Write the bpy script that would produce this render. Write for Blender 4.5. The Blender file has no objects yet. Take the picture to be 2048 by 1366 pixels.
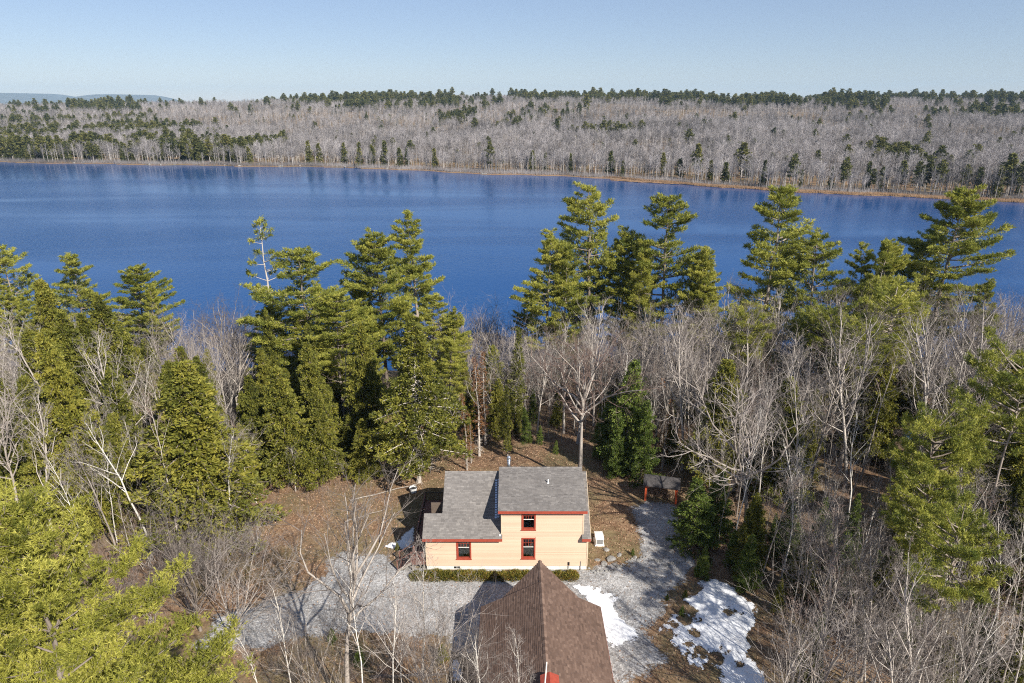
import bpy, math, random
import numpy as np

# ------------------------------------------------------------------ camera, sky, sun, exposure
scene = bpy.context.scene
COL = scene.collection
R = math.radians
CAM_H, PITCH, FPX = 40.0, R(19.3), 1365.0          # metres above the house, tilt down, focal length in photo pixels
CP, SP = math.cos(PITCH), math.sin(PITCH)
cam_d = bpy.data.cameras.new('camera')
cam_d.lens = 24.0
cam_d.sensor_width = 36.0
cam_d.clip_start = 0.5
cam_d.clip_end = 40000
cam = bpy.data.objects.new('camera', cam_d)
COL.objects.link(cam)
cam.location = (0, 0, CAM_H)
cam.rotation_euler = (R(90) - PITCH, 0, 0)
scene.camera = cam

SUN_EL, SUN_AZ = R(37.5), math.atan2(0.64, -0.77)   # azimuth clockwise from +Y
world = bpy.data.worlds.new('World')
scene.world = world
world.use_nodes = True
wn = world.node_tree
sky = wn.nodes.new('ShaderNodeTexSky')
sky.sky_type = 'NISHITA'
sky.sun_disc = False
sky.sun_elevation = SUN_EL
sky.sun_rotation = SUN_AZ
sky.altitude = 100
sky.air_density = 1.0
sky.dust_density = 0.0
sky.ozone_density = 3.6
bg = wn.nodes['Background']
bg.inputs['Strength'].default_value = 0.059
wb = wn.nodes.new('ShaderNodeMix')            # the camera's white balance: a little less green over the whole sky
wb.data_type = 'RGBA'; wb.blend_type = 'MULTIPLY'; wb.inputs[0].default_value = 1.0
wb.inputs[7].default_value = (0.99, 0.945, 1.04, 1)
wn.links.new(sky.outputs['Color'], wb.inputs[6])
veil = wn.nodes.new('ShaderNodeMix')          # an even thin veil of high haze over the whole sky
veil.data_type = 'RGBA'; veil.inputs[0].default_value = 0.32
veil.inputs[7].default_value = (4.7, 5.7, 7.7, 1)
wn.links.new(wb.outputs[2], veil.inputs[6])
wn.links.new(veil.outputs[2], bg.inputs['Color'])

sun_d = bpy.data.lights.new('sun', 'SUN')
sun_d.energy = 5.0
sun_d.angle = R(0.55)
sun_d.color = (1.0, 0.94, 0.84)
sun = bpy.data.objects.new('sun', sun_d)
COL.objects.link(sun)
sun.location = (60, -60, 120)
sun.rotation_euler = (R(90) - SUN_EL, 0, math.atan2(0.64, 0.77))

scene.view_settings.view_transform = 'Standard'
scene.view_settings.look = 'None'
scene.view_settings.gamma = 1.0
scene.view_settings.use_curve_mapping = False
scene.view_settings.exposure = 0.74
scene.render.engine = 'CYCLES'
scene.cycles.max_bounces = 5
scene.cycles.diffuse_bounces = 2
scene.cycles.glossy_bounces = 2
scene.cycles.transmission_bounces = 3
scene.cycles.transparent_max_bounces = 8
scene.cycles.use_denoising = False
scene.cycles.denoiser = 'OPENIMAGEDENOISE'
scene.cycles.denoising_input_passes = 'RGB_ALBEDO_NORMAL'
scene.cycles.denoising_prefilter = 'ACCURATE'
scene.cycles.sample_clamp_indirect = 4.0
scene.cycles.filter_width = 1.1
scene.cycles.volume_bounces = 0

rng = np.random.default_rng(7)
random.seed(7)

# ------------------------------------------------------------------ pixel <-> place
def ray(px, py):
    x = (px - 1024) / FPX
    y = (py - 683) / FPX
    return np.array([x, CP - y * SP, -SP - y * CP])

def at_depth(px, py, Y):
    d = ray(px, py)
    return d * (Y / d[1]) + np.array([0, 0, CAM_H])

def project(X, Y, Z):
    d = CAM_H - Z
    zc = Y * CP + d * SP
    return 1024 + FPX * X / zc, 683 + FPX * (d * CP - Y * SP) / zc

def sstep(t):
    t = np.clip(t, 0, 1)
    return t * t * (3 - 2 * t)

LAKE = -6.0
SHX = [-4000, -1400, -900, -419, -270, -121, -22, 66, 90, 107, 200, 250, 420, 700, 1400, 4000]
SHY = [1100, 760, 650, 575, 548, 526, 480, 450, 425, 405, 356, 341, 300, 270, 240, 200]
def far_shore(x):
    return np.interp(x, SHX, SHY) + 3.0 * np.sin(x * 0.071) + 1.8 * np.sin(x * 0.193 + 1)
def near_shore(x):
    return 113.0 + 1.6 * np.sin(x * 0.07 + 1) + 1.1 * np.sin(x * 0.19)

def terrain(x, y):
    x = np.asarray(x, float); y = np.asarray(y, float)
    ns, fs = near_shore(x), far_shore(x)
    near = -5.75 * sstep((y - 62) / (ns - 62))
    near = near + 0.10 * np.sin(x * 0.9 + y * 0.33) * np.sin(y * 0.7) * sstep((y - 64) / 8)
    out = sstep((np.abs(x) - 18) / 10) * 0.18
    near = near + out * (np.sin(x * 0.43 + 0.5) * np.sin(y * 0.51 + x * 0.11))
    shore = -5.75 - 3.5 * sstep((y - ns) / 14)
    s = y - fs
    ang = x / np.maximum(y, 1.0)
    A = np.interp(ang, [-1.2, -0.75, -0.45, -0.25, -0.1, 0.05, 0.3, 0.7, 1.2], [20, 26, 31, 38, 42, 41, 35, 37, 34])
    far = -5.6 + 1.2 * sstep(s / 60) + (A + 4.4) * sstep((s - 40) / 1150) + 1.2 * np.sin(x * 0.013) * np.sin(y * 0.011) * sstep(s / 150)
    far = far - 60 * sstep((s - 1500) / 2500)
    far = np.where(s < 0, -9.25 + 3.65 * sstep((s + 14) / 14), far)
    z = np.where(y < ns, near, np.where(s < -14, shore, far))
    return z

# ------------------------------------------------------------------ mesh helpers
class MB:
    def __init__(s):
        s.V, s.F, s.T, s.n = [], [], [], 0
    def add(s, V, F, tone=None):
        V = np.asarray(V, float).reshape(-1, 3)
        s.V.append(V)
        for f in (F if isinstance(F, list) and len(F) and isinstance(F[0], np.ndarray) else [np.asarray(F, int)]):
            s.F.append(f + s.n)
        s.T.append(np.full(len(V), 0.5) if tone is None else np.broadcast_to(np.asarray(tone, float), (len(V),)))
        s.n += len(V)
    def box(s, x0, x1, y0, y1, z0, z1, tone=None):
        V = [(x, y, z) for x in (x0, x1) for y in (y0, y1) for z in (z0, z1)]
        s.add(V, np.array([[0, 1, 3, 2], [4, 6, 7, 5], [0, 4, 5, 1], [2, 3, 7, 6], [0, 2, 6, 4], [1, 5, 7, 3]]), tone)
    def hexa(s, V8, tone=None):
        s.add(V8, np.array([[0, 3, 2, 1], [4, 5, 6, 7], [0, 1, 5, 4], [1, 2, 6, 5], [2, 3, 7, 6], [3, 0, 4, 7]]), tone)
    def bar(s, a, b, w, h, tone=None):
        a, b = np.array(a, float), np.array(b, float)
        d = (b - a) / np.linalg.norm(b - a)
        up = np.array([0, 0, 1.0]) if abs(d[2]) < 0.95 else np.array([0, 1.0, 0])
        sd = np.cross(d, up); sd /= np.linalg.norm(sd)
        up = np.cross(sd, d)
        o = [(-w / 2, -h / 2), (w / 2, -h / 2), (w / 2, h / 2), (-w / 2, h / 2)]
        s.hexa([a + sd * i + up * j for i, j in o] + [b + sd * i + up * j for i, j in o], tone)
    def tube(s, P, r, k=5, tone=None, cap=False):
        P = np.asarray(P, float); r = np.asarray(r, float)
        n = len(P)
        D = np.gradient(P, axis=0)
        D /= np.linalg.norm(D, axis=1)[:, None] + 1e-9
        ref = np.array([0.31, 0.87, 0.38]) if abs(D[0][2]) > 0.6 else np.array([0.12, 0.1, 0.98])
        A = np.cross(D, ref); A /= np.linalg.norm(A, axis=1)[:, None] + 1e-9
        B = np.cross(D, A)
        th = np.arange(k) * 2 * math.pi / k
        V = P[:, None, :] + r[:, None, None] * (A[:, None, :] * np.cos(th)[None, :, None] + B[:, None, :] * np.sin(th)[None, :, None])
        i = np.arange(n - 1)[:, None] * k
        j = np.arange(k)[None, :]
        q = np.stack([i + j, i + (j + 1) % k, i + k + (j + 1) % k, i + k + j], -1).reshape(-1, 4)
        fl = [q]
        if cap:
            fl.append((np.arange(k) + (n - 1) * k)[None, :])
            fl.append(np.arange(k)[::-1][None, :])
        s.add(V.reshape(-1, 3), fl, tone)
    def spikes(s, P0, P1, r, tone=None):
        P0 = np.asarray(P0, float); P1 = np.asarray(P1, float)
        m = len(P0)
        if m == 0: return
        D = P1 - P0
        D /= np.linalg.norm(D, axis=1)[:, None] + 1e-9
        ref = np.where(np.abs(D[:, 2:3]) > 0.8, np.array([[1.0, 0, 0]]), np.array([[0, 0, 1.0]]))
        A = np.cross(D, ref); A /= np.linalg.norm(A, axis=1)[:, None] + 1e-9
        B = np.cross(D, A)
        r = np.broadcast_to(np.asarray(r, float), (m,))[:, None]
        V = np.stack([P0 + r * A, P0 + r * (-0.5 * A + 0.87 * B), P0 + r * (-0.5 * A - 0.87 * B), P1], 1)
        b = np.arange(m)[:, None] * 4
        F = np.concatenate([b + np.array([[0, 1, 3]]), b + np.array([[1, 2, 3]]), b + np.array([[2, 0, 3]])])
        t = None if tone is None else np.repeat(np.broadcast_to(tone, (m,)), 4)
        s.add(V.reshape(-1, 3), F, t)
    def needles(s, C, D, l, w, tone):
        m = len(C)
        S = np.cross(D, rng.normal(size=(m, 3))); S /= np.linalg.norm(S, axis=1)[:, None] + 1e-9
        V = np.stack([C - S * w * 0.5, C + S * w * 0.5, C + D * np.broadcast_to(l, (m,))[:, None]], 1)
        s.add(V.reshape(-1, 3), np.arange(m * 3).reshape(-1, 3), np.repeat(tone, 3))
    def blades(s, C, D, l, w, tone):
        m = len(C)
        rv = rng.normal(size=(m, 3))
        S = np.cross(D, rv); S /= np.linalg.norm(S, axis=1)[:, None] + 1e-9
        l = np.broadcast_to(l, (m,))[:, None]; w = np.broadcast_to(w, (m,))[:, None] * 0.5
        V = np.stack([C - S * w * 0.4, C + D * l * 0.45 + S * w, C + D * l, C + D * l * 0.45 - S * w], 1)
        F = (np.arange(m)[:, None] * 4 + np.array([[0, 1, 2, 3]]))
        s.add(V.reshape(-1, 3), F, np.repeat(tone, 4))
    def mesh(s, name, mat, smooth=False):
        me = bpy.data.meshes.new(name)
        V = np.concatenate(s.V)
        loops = np.concatenate([f.ravel() for f in s.F])
        tot = np.concatenate([np.full(len(f), f.shape[1]) for f in s.F])
        st = np.concatenate([[0], np.cumsum(tot)[:-1]])
        me.vertices.add(len(V)); me.vertices.foreach_set('co', V.astype(np.float32).ravel())
        me.loops.add(len(loops)); me.loops.foreach_set('vertex_index', loops.astype(np.int32))
        me.polygons.add(len(tot))
        me.polygons.foreach_set('loop_start', st.astype(np.int32))
        me.polygons.foreach_set('loop_total', tot.astype(np.int32))
        me.polygons.foreach_set('use_smooth', np.full(len(tot), bool(smooth)))
        a = me.attributes.new('tone', 'FLOAT', 'POINT')
        a.data.foreach_set('value', np.concatenate(s.T).astype(np.float32))
        for m_ in (mat if isinstance(mat, (list, tuple)) else [mat]):
            me.materials.append(m_)
        me.update(calc_edges=True)
        return me
    def obj(s, name, mat, parent=None, smooth=False):
        return link(name, s.mesh(name, mat, smooth), parent)

def link(name, data, parent=None):
    o = bpy.data.objects.new(name, data)
    COL.objects.link(o)
    if parent is not None: o.parent = parent
    return o
def tag(o, label=None, cat=None, group=None, kind=None):
    if label: o['label'] = label
    if cat: o['category'] = cat
    if group: o['group'] = group
    if kind: o['kind'] = kind
    return o
def empty(name, loc=(0, 0, 0), rz=0.0):
    o = link(name, None)
    o.location = loc
    o.rotation_euler = (0, 0, rz)
    o.empty_display_size = 0.3
    return o
def copy_tree(o, parent=None):
    c = o.copy(); COL.objects.link(c)
    c.parent = parent
    for ch in o.children: copy_tree(ch, c)
    return c

# ------------------------------------------------------------------ materials
def new_mat(name):
    m = bpy.data.materials.new(name)
    m.use_nodes = True
    nt = m.node_tree
    return m, nt, nt.nodes['Principled BSDF']
def N(nt, t, **kw):
    n = nt.nodes.new(t)
    for k, v in kw.items():
        if k in n.inputs.keys(): n.inputs[k].default_value = v
        else: setattr(n, k, v)
    return n
def ramp(nt, stops):
    n = nt.nodes.new('ShaderNodeValToRGB')
    e = n.color_ramp.elements
    while len(e) < len(stops): e.new(0.5)
    for i, (p, c) in enumerate(stops):
        e[i].position = p
        e[i].color = (*c, 1) if len(c) == 3 else c
    return n

def foliage(name, stops, trans=0.25, rough=0.6, jitter=0.25, patch=2.5, tcol=(0.35, 0.36, 0.05)):
    """needles: colour by clump tone, drifting from bough to bough and from tree to tree"""
    m, nt, p = new_mat(name)
    at = N(nt, 'ShaderNodeAttribute', attribute_name='tone')
    oi = N(nt, 'ShaderNodeObjectInfo')
    geo = N(nt, 'ShaderNodeTexCoord')
    no = N(nt, 'ShaderNodeTexNoise', Scale=1.0 / patch, Detail=2.0)
    nt.links.new(geo.outputs['Object'], no.inputs['Vector'])
    a = N(nt, 'ShaderNodeMath', operation='MULTIPLY_ADD')
    nt.links.new(oi.outputs['Random'], a.inputs[0]); a.inputs[1].default_value = jitter; a.inputs[2].default_value = -jitter / 2 - 0.3
    b = N(nt, 'ShaderNodeMath', operation='MULTIPLY_ADD')
    nt.links.new(no.outputs['Fac'], b.inputs[0]); b.inputs[1].default_value = 0.6
    nt.links.new(a.outputs[0], b.inputs[2])
    c = N(nt, 'ShaderNodeMath', operation='ADD')
    nt.links.new(at.outputs['Fac'], c.inputs[0]); nt.links.new(b.outputs[0], c.inputs[1])
    rp = ramp(nt, stops)
    nt.links.new(c.outputs[0], rp.inputs['Fac'])
    nt.links.new(rp.outputs['Color'], p.inputs['Base Color'])
    p.inputs['Roughness'].default_value = rough
    p.inputs['Specular IOR Level'].default_value = 0.3
    if trans:
        tr = N(nt, 'ShaderNodeBsdfTranslucent')
        nt.links.new(rp.outputs['Color'], tr.inputs['Color'])
        mx = N(nt, 'ShaderNodeMixShader'); mx.inputs[0].default_value = trans
        nt.links.new(p.outputs[0], mx.inputs[1]); nt.links.new(tr.outputs[0], mx.inputs[2])
        nt.links.new(mx.outputs[0], nt.nodes['Material Output'].inputs['Surface'])
    return m

def bark(name, c0, c1, scale=3.0, jitter=0.4, stretch=0.25, dark=None, world=False):
    m, nt, p = new_mat(name)
    tc = N(nt, 'ShaderNodeTexCoord')
    mp = N(nt, 'ShaderNodeMapping'); mp.inputs['Scale'].default_value = (1, 1, stretch)
    nt.links.new(N(nt, 'ShaderNodeNewGeometry').outputs['Position'] if world else tc.outputs['Object'], mp.inputs['Vector'])
    no = N(nt, 'ShaderNodeTexNoise', Scale=scale, Detail=5.0, Roughness=0.7)
    nt.links.new(mp.outputs[0], no.inputs['Vector'])
    oi = N(nt, 'ShaderNodeObjectInfo')
    a = N(nt, 'ShaderNodeMath', operation='MULTIPLY_ADD')
    nt.links.new(oi.outputs['Random'], a.inputs[0]); a.inputs[1].default_value = jitter; a.inputs[2].default_value = -jitter / 2
    b = N(nt, 'ShaderNodeMath', operation='ADD')
    nt.links.new(no.outputs['Fac'], b.inputs[0]); nt.links.new(a.outputs[0], b.inputs[1])
    st = [(0.3, c0), (0.7, c1)]
    if dark: st = [(0.28, dark), (0.36, c0), (0.7, c1)]
    rp = ramp(nt, st)
    nt.links.new(b.outputs[0], rp.inputs['Fac'])
    nt.links.new(rp.outputs['Color'], p.inputs['Base Color'])
    p.inputs['Roughness'].default_value = 0.85
    p.inputs['Specular IOR Level'].default_value = 0.15
    return m

def plain(name, c, rough=0.6, vary=0.12, scale=4.0, metal=0.0, spec=0.4, bump=0.0):
    m, nt, p = new_mat(name)
    tc = N(nt, 'ShaderNodeTexCoord')
    no = N(nt, 'ShaderNodeTexNoise', Scale=scale, Detail=6.0, Roughness=0.65)
    nt.links.new(tc.outputs['Object'], no.inputs['Vector'])
    lo = tuple(max(0, v * (1 - 2 * vary)) for v in c); hi = tuple(min(1, v * (1 + 2 * vary)) for v in c)
    rp = ramp(nt, [(0.25, lo), (0.75, hi)])
    nt.links.new(no.outputs['Fac'], rp.inputs['Fac'])
    nt.links.new(rp.outputs['Color'], p.inputs['Base Color'])
    p.inputs['Roughness'].default_value = rough
    p.inputs['Metallic'].default_value = metal
    p.inputs['Specular IOR Level'].default_value = spec
    if bump:
        bp = N(nt, 'ShaderNodeBump', Strength=bump, Distance=0.05)
        nt.links.new(no.outputs['Fac'], bp.inputs['Height']); nt.links.new(bp.outputs[0], p.inputs['Normal'])
    return m

def shingle_mat(name, stops, blot=0.35):
    """asphalt shingles: each tab its own tone, drifting weathering across the slope"""
    m, nt, p = new_mat(name)
    at = N(nt, 'ShaderNodeAttribute', attribute_name='tone')
    tc = N(nt, 'ShaderNodeTexCoord')
    no = N(nt, 'ShaderNodeTexNoise', Scale=0.55, Detail=3.0)
    nt.links.new(tc.outputs['Object'], no.inputs['Vector'])
    n2 = N(nt, 'ShaderNodeTexNoise', Scale=28.0, Detail=2.0)
    nt.links.new(tc.outputs['Object'], n2.inputs['Vector'])
    a = N(nt, 'ShaderNodeMath', operation='MULTIPLY_ADD'); a.inputs[1].default_value = blot; a.inputs[2].default_value = -blot / 2
    nt.links.new(no.outputs['Fac'], a.inputs[0])
    b = N(nt, 'ShaderNodeMath', operation='ADD')
    nt.links.new(at.outputs['Fac'], b.inputs[0]); nt.links.new(a.outputs[0], b.inputs[1])
    c = N(nt, 'ShaderNodeMath', operation='MULTIPLY_ADD'); c.inputs[1].default_value = 0.3
    nt.links.new(n2.outputs['Fac'], c.inputs[0]); nt.links.new(b.outputs[0], c.inputs[2])
    d = N(nt, 'ShaderNodeMath', operation='SUBTRACT'); d.inputs[1].default_value = 0.15
    nt.links.new(c.outputs[0], d.inputs[0])
    rp = ramp(nt, stops)
    nt.links.new(d.outputs[0], rp.inputs['Fac'])
    nt.links.new(rp.outputs['Color'], p.inputs['Base Color'])
    p.inputs['Roughness'].default_value = 0.9
    p.inputs['Specular IOR Level'].default_value = 0.2
    return m

M = {}
M['pine'] = foliage('pine_needles', [(0.1, (0.105, 0.135, 0.024)), (0.5, (0.305, 0.315, 0.055)), (0.9, (0.52, 0.49, 0.105))], trans=0.4)
M['near_pine'] = foliage('near_pine_needles', [(0.1, (0.13, 0.145, 0.022)), (0.5, (0.335, 0.335, 0.055)), (0.9, (0.57, 0.54, 0.12))], trans=0.4)
M['hemlock'] = foliage('hemlock_needles', [(0.1, (0.070, 0.082, 0.016)), (0.5, (0.200, 0.205, 0.034)), (0.9, (0.33, 0.30, 0.05))], jitter=0.35, trans=0.35)
M['fir'] = foliage('fir_needles', [(0.1, (0.050, 0.080, 0.016)), (0.5, (0.130, 0.182, 0.032)), (0.9, (0.225, 0.265, 0.055))], trans=0.35)
M['rusty'] = foliage('rusty_needles', [(0.1, (0.12, 0.055, 0.022)), (0.5, (0.22, 0.10, 0.04)), (0.9, (0.30, 0.16, 0.07))])
M['far_conifer'] = foliage('far_conifer_needles', [(0.1, (0.045, 0.058, 0.022)), (0.5, (0.105, 0.112, 0.032)), (0.9, (0.19, 0.175, 0.05))], trans=0.15, jitter=0.5)
M['bark_pale'] = bark('pale_bark', (0.25, 0.215, 0.185), (0.50, 0.45, 0.40))
M['bark_birch'] = bark('birch_bark', (0.46, 0.42, 0.37), (0.68, 0.64, 0.58), scale=4, stretch=1.5, dark=(0.10, 0.09, 0.08))
M['bark_dark'] = bark('rough_bark', (0.11, 0.09, 0.078), (0.26, 0.22, 0.19))
M['bark_pine'] = bark('pine_bark', (0.13, 0.105, 0.088), (0.33, 0.28, 0.24))
M['twig'] = bark('twigs', (0.13, 0.110, 0.098), (0.33, 0.29, 0.265), scale=1.2, jitter=0.7)
M['twig_red'] = bark('reddish_twigs', (0.14, 0.095, 0.078), (0.31, 0.235, 0.20), scale=1.2, jitter=0.6)
M['far_twig'] = bark('far_twigs', (0.110, 0.102, 0.104), (0.40, 0.372, 0.375), scale=0.010, jitter=0.35, stretch=1, world=True)
M['far_trunk'] = bark('far_trunks', (0.20, 0.185, 0.175), (0.46, 0.43, 0.405), scale=0.3, jitter=0.5)

# ------------------------------------------------------------------ ground
def ground_mat():
    m, nt, p = new_mat('leaf_litter_ground')
    tc = N(nt, 'ShaderNodeNewGeometry')
    P = tc.outputs['Position']
    big = N(nt, 'ShaderNodeTexNoise', Scale=0.16, Detail=5.0, Roughness=0.6); nt.links.new(P, big.inputs['Vector'])
    mid = N(nt, 'ShaderNodeTexNoise', Scale=1.1, Detail=6.0, Roughness=0.7); nt.links.new(P, mid.inputs['Vector'])
    fine = N(nt, 'ShaderNodeTexVoronoi', Scale=5.5); nt.links.new(P, fine.inputs['Vector'])
    leaf = ramp(nt, [(0.0, (0.092, 0.056, 0.034)), (0.4, (0.185, 0.112, 0.068)), (0.75, (0.275, 0.182, 0.112)), (1.0, (0.38, 0.29, 0.19))])
    sep = N(nt, 'ShaderNodeSeparateColor'); nt.links.new(fine.outputs['Color'], sep.inputs[0])
    ad = N(nt, 'ShaderNodeMath', operation='MULTIPLY_ADD'); ad.inputs[1].default_value = 0.55
    nt.links.new(sep.outputs[0], ad.inputs[0])
    sc = N(nt, 'ShaderNodeMath', operation='MULTIPLY_ADD'); sc.inputs[1].default_value = 1.1; sc.inputs[2].default_value = -0.32
    nt.links.new(mid.outputs['Fac'], sc.inputs[0]); nt.links.new(sc.outputs[0], ad.inputs[2])
    nt.links.new(ad.outputs[0], leaf.inputs['Fac'])
    grass = ramp(nt, [(0.3, (0.115, 0.085, 0.045)), (0.6, (0.20, 0.155, 0.085)), (0.8, (0.28, 0.22, 0.13))])
    nt.links.new(mid.outputs['Fac'], grass.inputs['Fac'])
    mk = ramp(nt, [(0.42, (0, 0, 0)), (0.58, (1, 1, 1))])
    nt.links.new(big.outputs['Fac'], mk.inputs['Fac'])
    mx = N(nt, 'ShaderNodeMix', data_type='RGBA')
    nt.links.new(mk.outputs['Color'], mx.inputs[0]); nt.links.new(leaf.outputs['Color'], mx.inputs[6]); nt.links.new(grass.outputs['Color'], mx.inputs[7])
    at = N(nt, 'ShaderNodeAttribute', attribute_name='tone')         # 1 = marsh strip on the far shore
    mk2 = ramp(nt, [(0.3, (0.20, 0.105, 0.055)), (0.7, (0.36, 0.24, 0.14))]); nt.links.new(mid.outputs['Fac'], mk2.inputs['Fac'])
    mx2 = N(nt, 'ShaderNodeMix', data_type='RGBA')
    nt.links.new(at.outputs['Fac'], mx2.inputs[0]); nt.links.new(mx.outputs[2], mx2.inputs[6]); nt.links.new(mk2.outputs['Color'], mx2.inputs[7])
    nt.links.new(mx2.outputs[2], p.inputs['Base Color'])
    p.inputs['Roughness'].default_value = 0.95; p.inputs['Specular IOR Level'].default_value = 0.1
    bp = N(nt, 'ShaderNodeBump', Strength=0.7, Distance=0.12); nt.links.new(ad.outputs[0], bp.inputs['Height'])
    nt.links.new(bp.outputs[0], p.inputs['Normal'])
    return m

def axis(parts):
    out = []
    for a, b, st in parts: out.append(np.arange(a, b, st))
    return np.concatenate(out + [[parts[-1][1]]])
gx = axis([(-9000, -2000, 500), (-2000, -500, 50), (-500, -100, 10), (-100, 100, 1.6), (100, 500, 10), (500, 2000, 50), (2000, 9000, 500)])
gy = axis([(-60, 20, 10), (20, 130, 1.4), (130, 250, 10), (250, 700, 4), (700, 2200, 30), (2200, 6000, 200), (6000, 16000, 1000)])
GX, GY = np.meshgrid(gx, gy, indexing='ij')
GZ = terrain(GX, GY)
sF = GY - far_shore(GX)
mw = np.interp(GX, [-500, -100, 60, 110, 260], [-4, -3, 2, 8, 8])
marsh = (sstep((sF + 3) / 3) * (1 - sstep((sF - mw) / 5)))
g = MB()
nx, ny = len(gx), len(gy)
ii = (np.arange(nx - 1)[:, None] * ny + np.arange(ny - 1)[None, :]).ravel()
g.add(np.stack([GX, GY, GZ], -1).reshape(-1, 3), np.stack([ii, ii + ny, ii + ny + 1, ii + 1], -1), marsh.ravel())
tag(g.obj('ground', ground_mat(), smooth=True), kind='structure')

# lake
def water_mat():
    m, nt, p = new_mat('lake_water')
    tc = N(nt, 'ShaderNodeNewGeometry'); P = tc.outputs['Position']
    mp = N(nt, 'ShaderNodeMapping'); mp.inputs['Scale'].default_value = (1.0, 0.55, 1); nt.links.new(P, mp.inputs['Vector'])
    n1 = N(nt, 'ShaderNodeTexNoise', Scale=0.9, Detail=5.0, Roughness=0.65); nt.links.new(mp.outputs[0], n1.inputs['Vector'])
    mp2 = N(nt, 'ShaderNodeMapping'); mp2.inputs['Scale'].default_value = (0.0045, 0.018, 1); nt.links.new(P, mp2.inputs['Vector'])
    n2 = N(nt, 'ShaderNodeTexNoise', Scale=1.0, Detail=3.0, Distortion=0.6); nt.links.new(mp2.outputs[0], n2.inputs['Vector'])
    gust = N(nt, 'ShaderNodeMapRange'); gust.inputs[1].default_value = 0.40; gust.inputs[2].default_value = 0.62; gust.inputs[3].default_value = 0.16; gust.inputs[4].default_value = 0.85
    nt.links.new(n2.outputs['Fac'], gust.inputs[0])
    lee = N(nt, 'ShaderNodeAttribute', attribute_name='tone'); lm = N(nt, 'ShaderNodeMath', operation='MULTIPLY')   # calm in the lee of the far trees
    nt.links.new(gust.outputs[0], lm.inputs[0]); nt.links.new(lee.outputs['Fac'], lm.inputs[1])
    bp = N(nt, 'ShaderNodeBump', Distance=0.35); nt.links.new(lm.outputs[0], bp.inputs['Strength']); nt.links.new(n1.outputs['Fac'], bp.inputs['Height'])
    nt.links.new(bp.outputs[0], p.inputs['Normal'])
    p.inputs['Base Color'].default_value = (0.004, 0.054, 0.185, 1)
    p.inputs['Roughness'].default_value = 0.14
    p.inputs['IOR'].default_value = 1.33
    p.inputs['Specular IOR Level'].default_value = 0.27
    return m
lk = MB()
lx = axis([(-4000, -1000, 250), (-1000, 1000, 20), (1000, 4000, 250)])
ly = axis([(104, 300, 28), (300, 620, 8), (620, 1300, 40)])
LX, LY = np.meshgrid(lx, ly, indexing='ij')
ii = (np.arange(len(lx) - 1)[:, None] * len(ly) + np.arange(len(ly) - 1)[None, :]).ravel()
lk.add(np.stack([LX, LY, np.full_like(LX, LAKE)], -1).reshape(-1, 3), np.stack([ii, ii + len(ly), ii + len(ly) + 1, ii + 1], -1), (1 - 0.78 * sstep((LY - far_shore(LX) + 130) / 100)).ravel())
tag(lk.obj('lake', water_mat()), kind='structure')

# far blue hills beyond the ridge
hm = MB()
hx = np.linspace(-12500, -3600, 70); hy = np.linspace(9000, 11500, 10)
HX, HY = np.meshgrid(hx, hy, indexing='ij')
u = (HY - 9000) / 2500
prof = 205 * np.exp(-((HX + 5750) / 640) ** 2) + 215 * np.exp(-((HX + 7300) / 750) ** 2) + 190 * np.exp(-((HX + 9300) / 1200) ** 2)
HZ = -60 + (prof * 0.9 + 25) * np.sin(np.clip(u * 1.9, 0, 1) * math.pi / 2)
ii = (np.arange(69)[:, None] * 10 + np.arange(9)[None, :]).ravel()
hm.add(np.stack([HX, HY, HZ], -1).reshape(-1, 3), np.stack([ii, ii + 10, ii + 11, ii + 1], -1))
tag(hm.obj('hills', plain('hill_woods', (0.10, 0.10, 0.095), 0.95, 0.3, 0.01), smooth=True), kind='structure')

# sheets of gravel on the yard, outlined from the photograph on flat ground
def G(px, py, z=0.0):
    d = ray(px, py)
    t = (z - CAM_H) / d[2]
    return (d[0] * t, d[1] * t)
def poly_inside(px, py, poly):
    px = np.asarray(px, float); py = np.asarray(py, float)
    c = np.zeros(px.shape, bool)
    n = len(poly)
    for i in range(n):
        x0, y0 = poly[i]; x1, y1 = poly[(i + 1) % n]
        if y0 == y1: continue
        c ^= ((y0 > py) != (y1 > py)) & (px < (x1 - x0) * (py - y0) / (y1 - y0) + x0)
    return c
def poly_dist(px, py, poly):
    d = np.full(np.shape(px), 1e9)
    for i in range(len(poly)):
        a = np.array(poly[i]); b = np.array(poly[(i + 1) % len(poly)])
        ab = b - a
        t = np.clip(((px - a[0]) * ab[0] + (py - a[1]) * ab[1]) / (ab @ ab + 1e-9), 0, 1)
        d = np.minimum(d, np.hypot(px - a[0] - t * ab[0], py - a[1] - t * ab[1]))
    return np.where(poly_inside(px, py, poly), d, -d)
def wob(x, y, f, s):
    return (np.sin(x * f + s) * np.cos(y * f * 1.23 + s * 2) + 0.5 * np.sin(x * f * 2.3 + y * f * 1.7 + s * 3) + 0.35 * np.sin(x * f * 4.7 - y * f * 4.1 + s)) / 1.4

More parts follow.
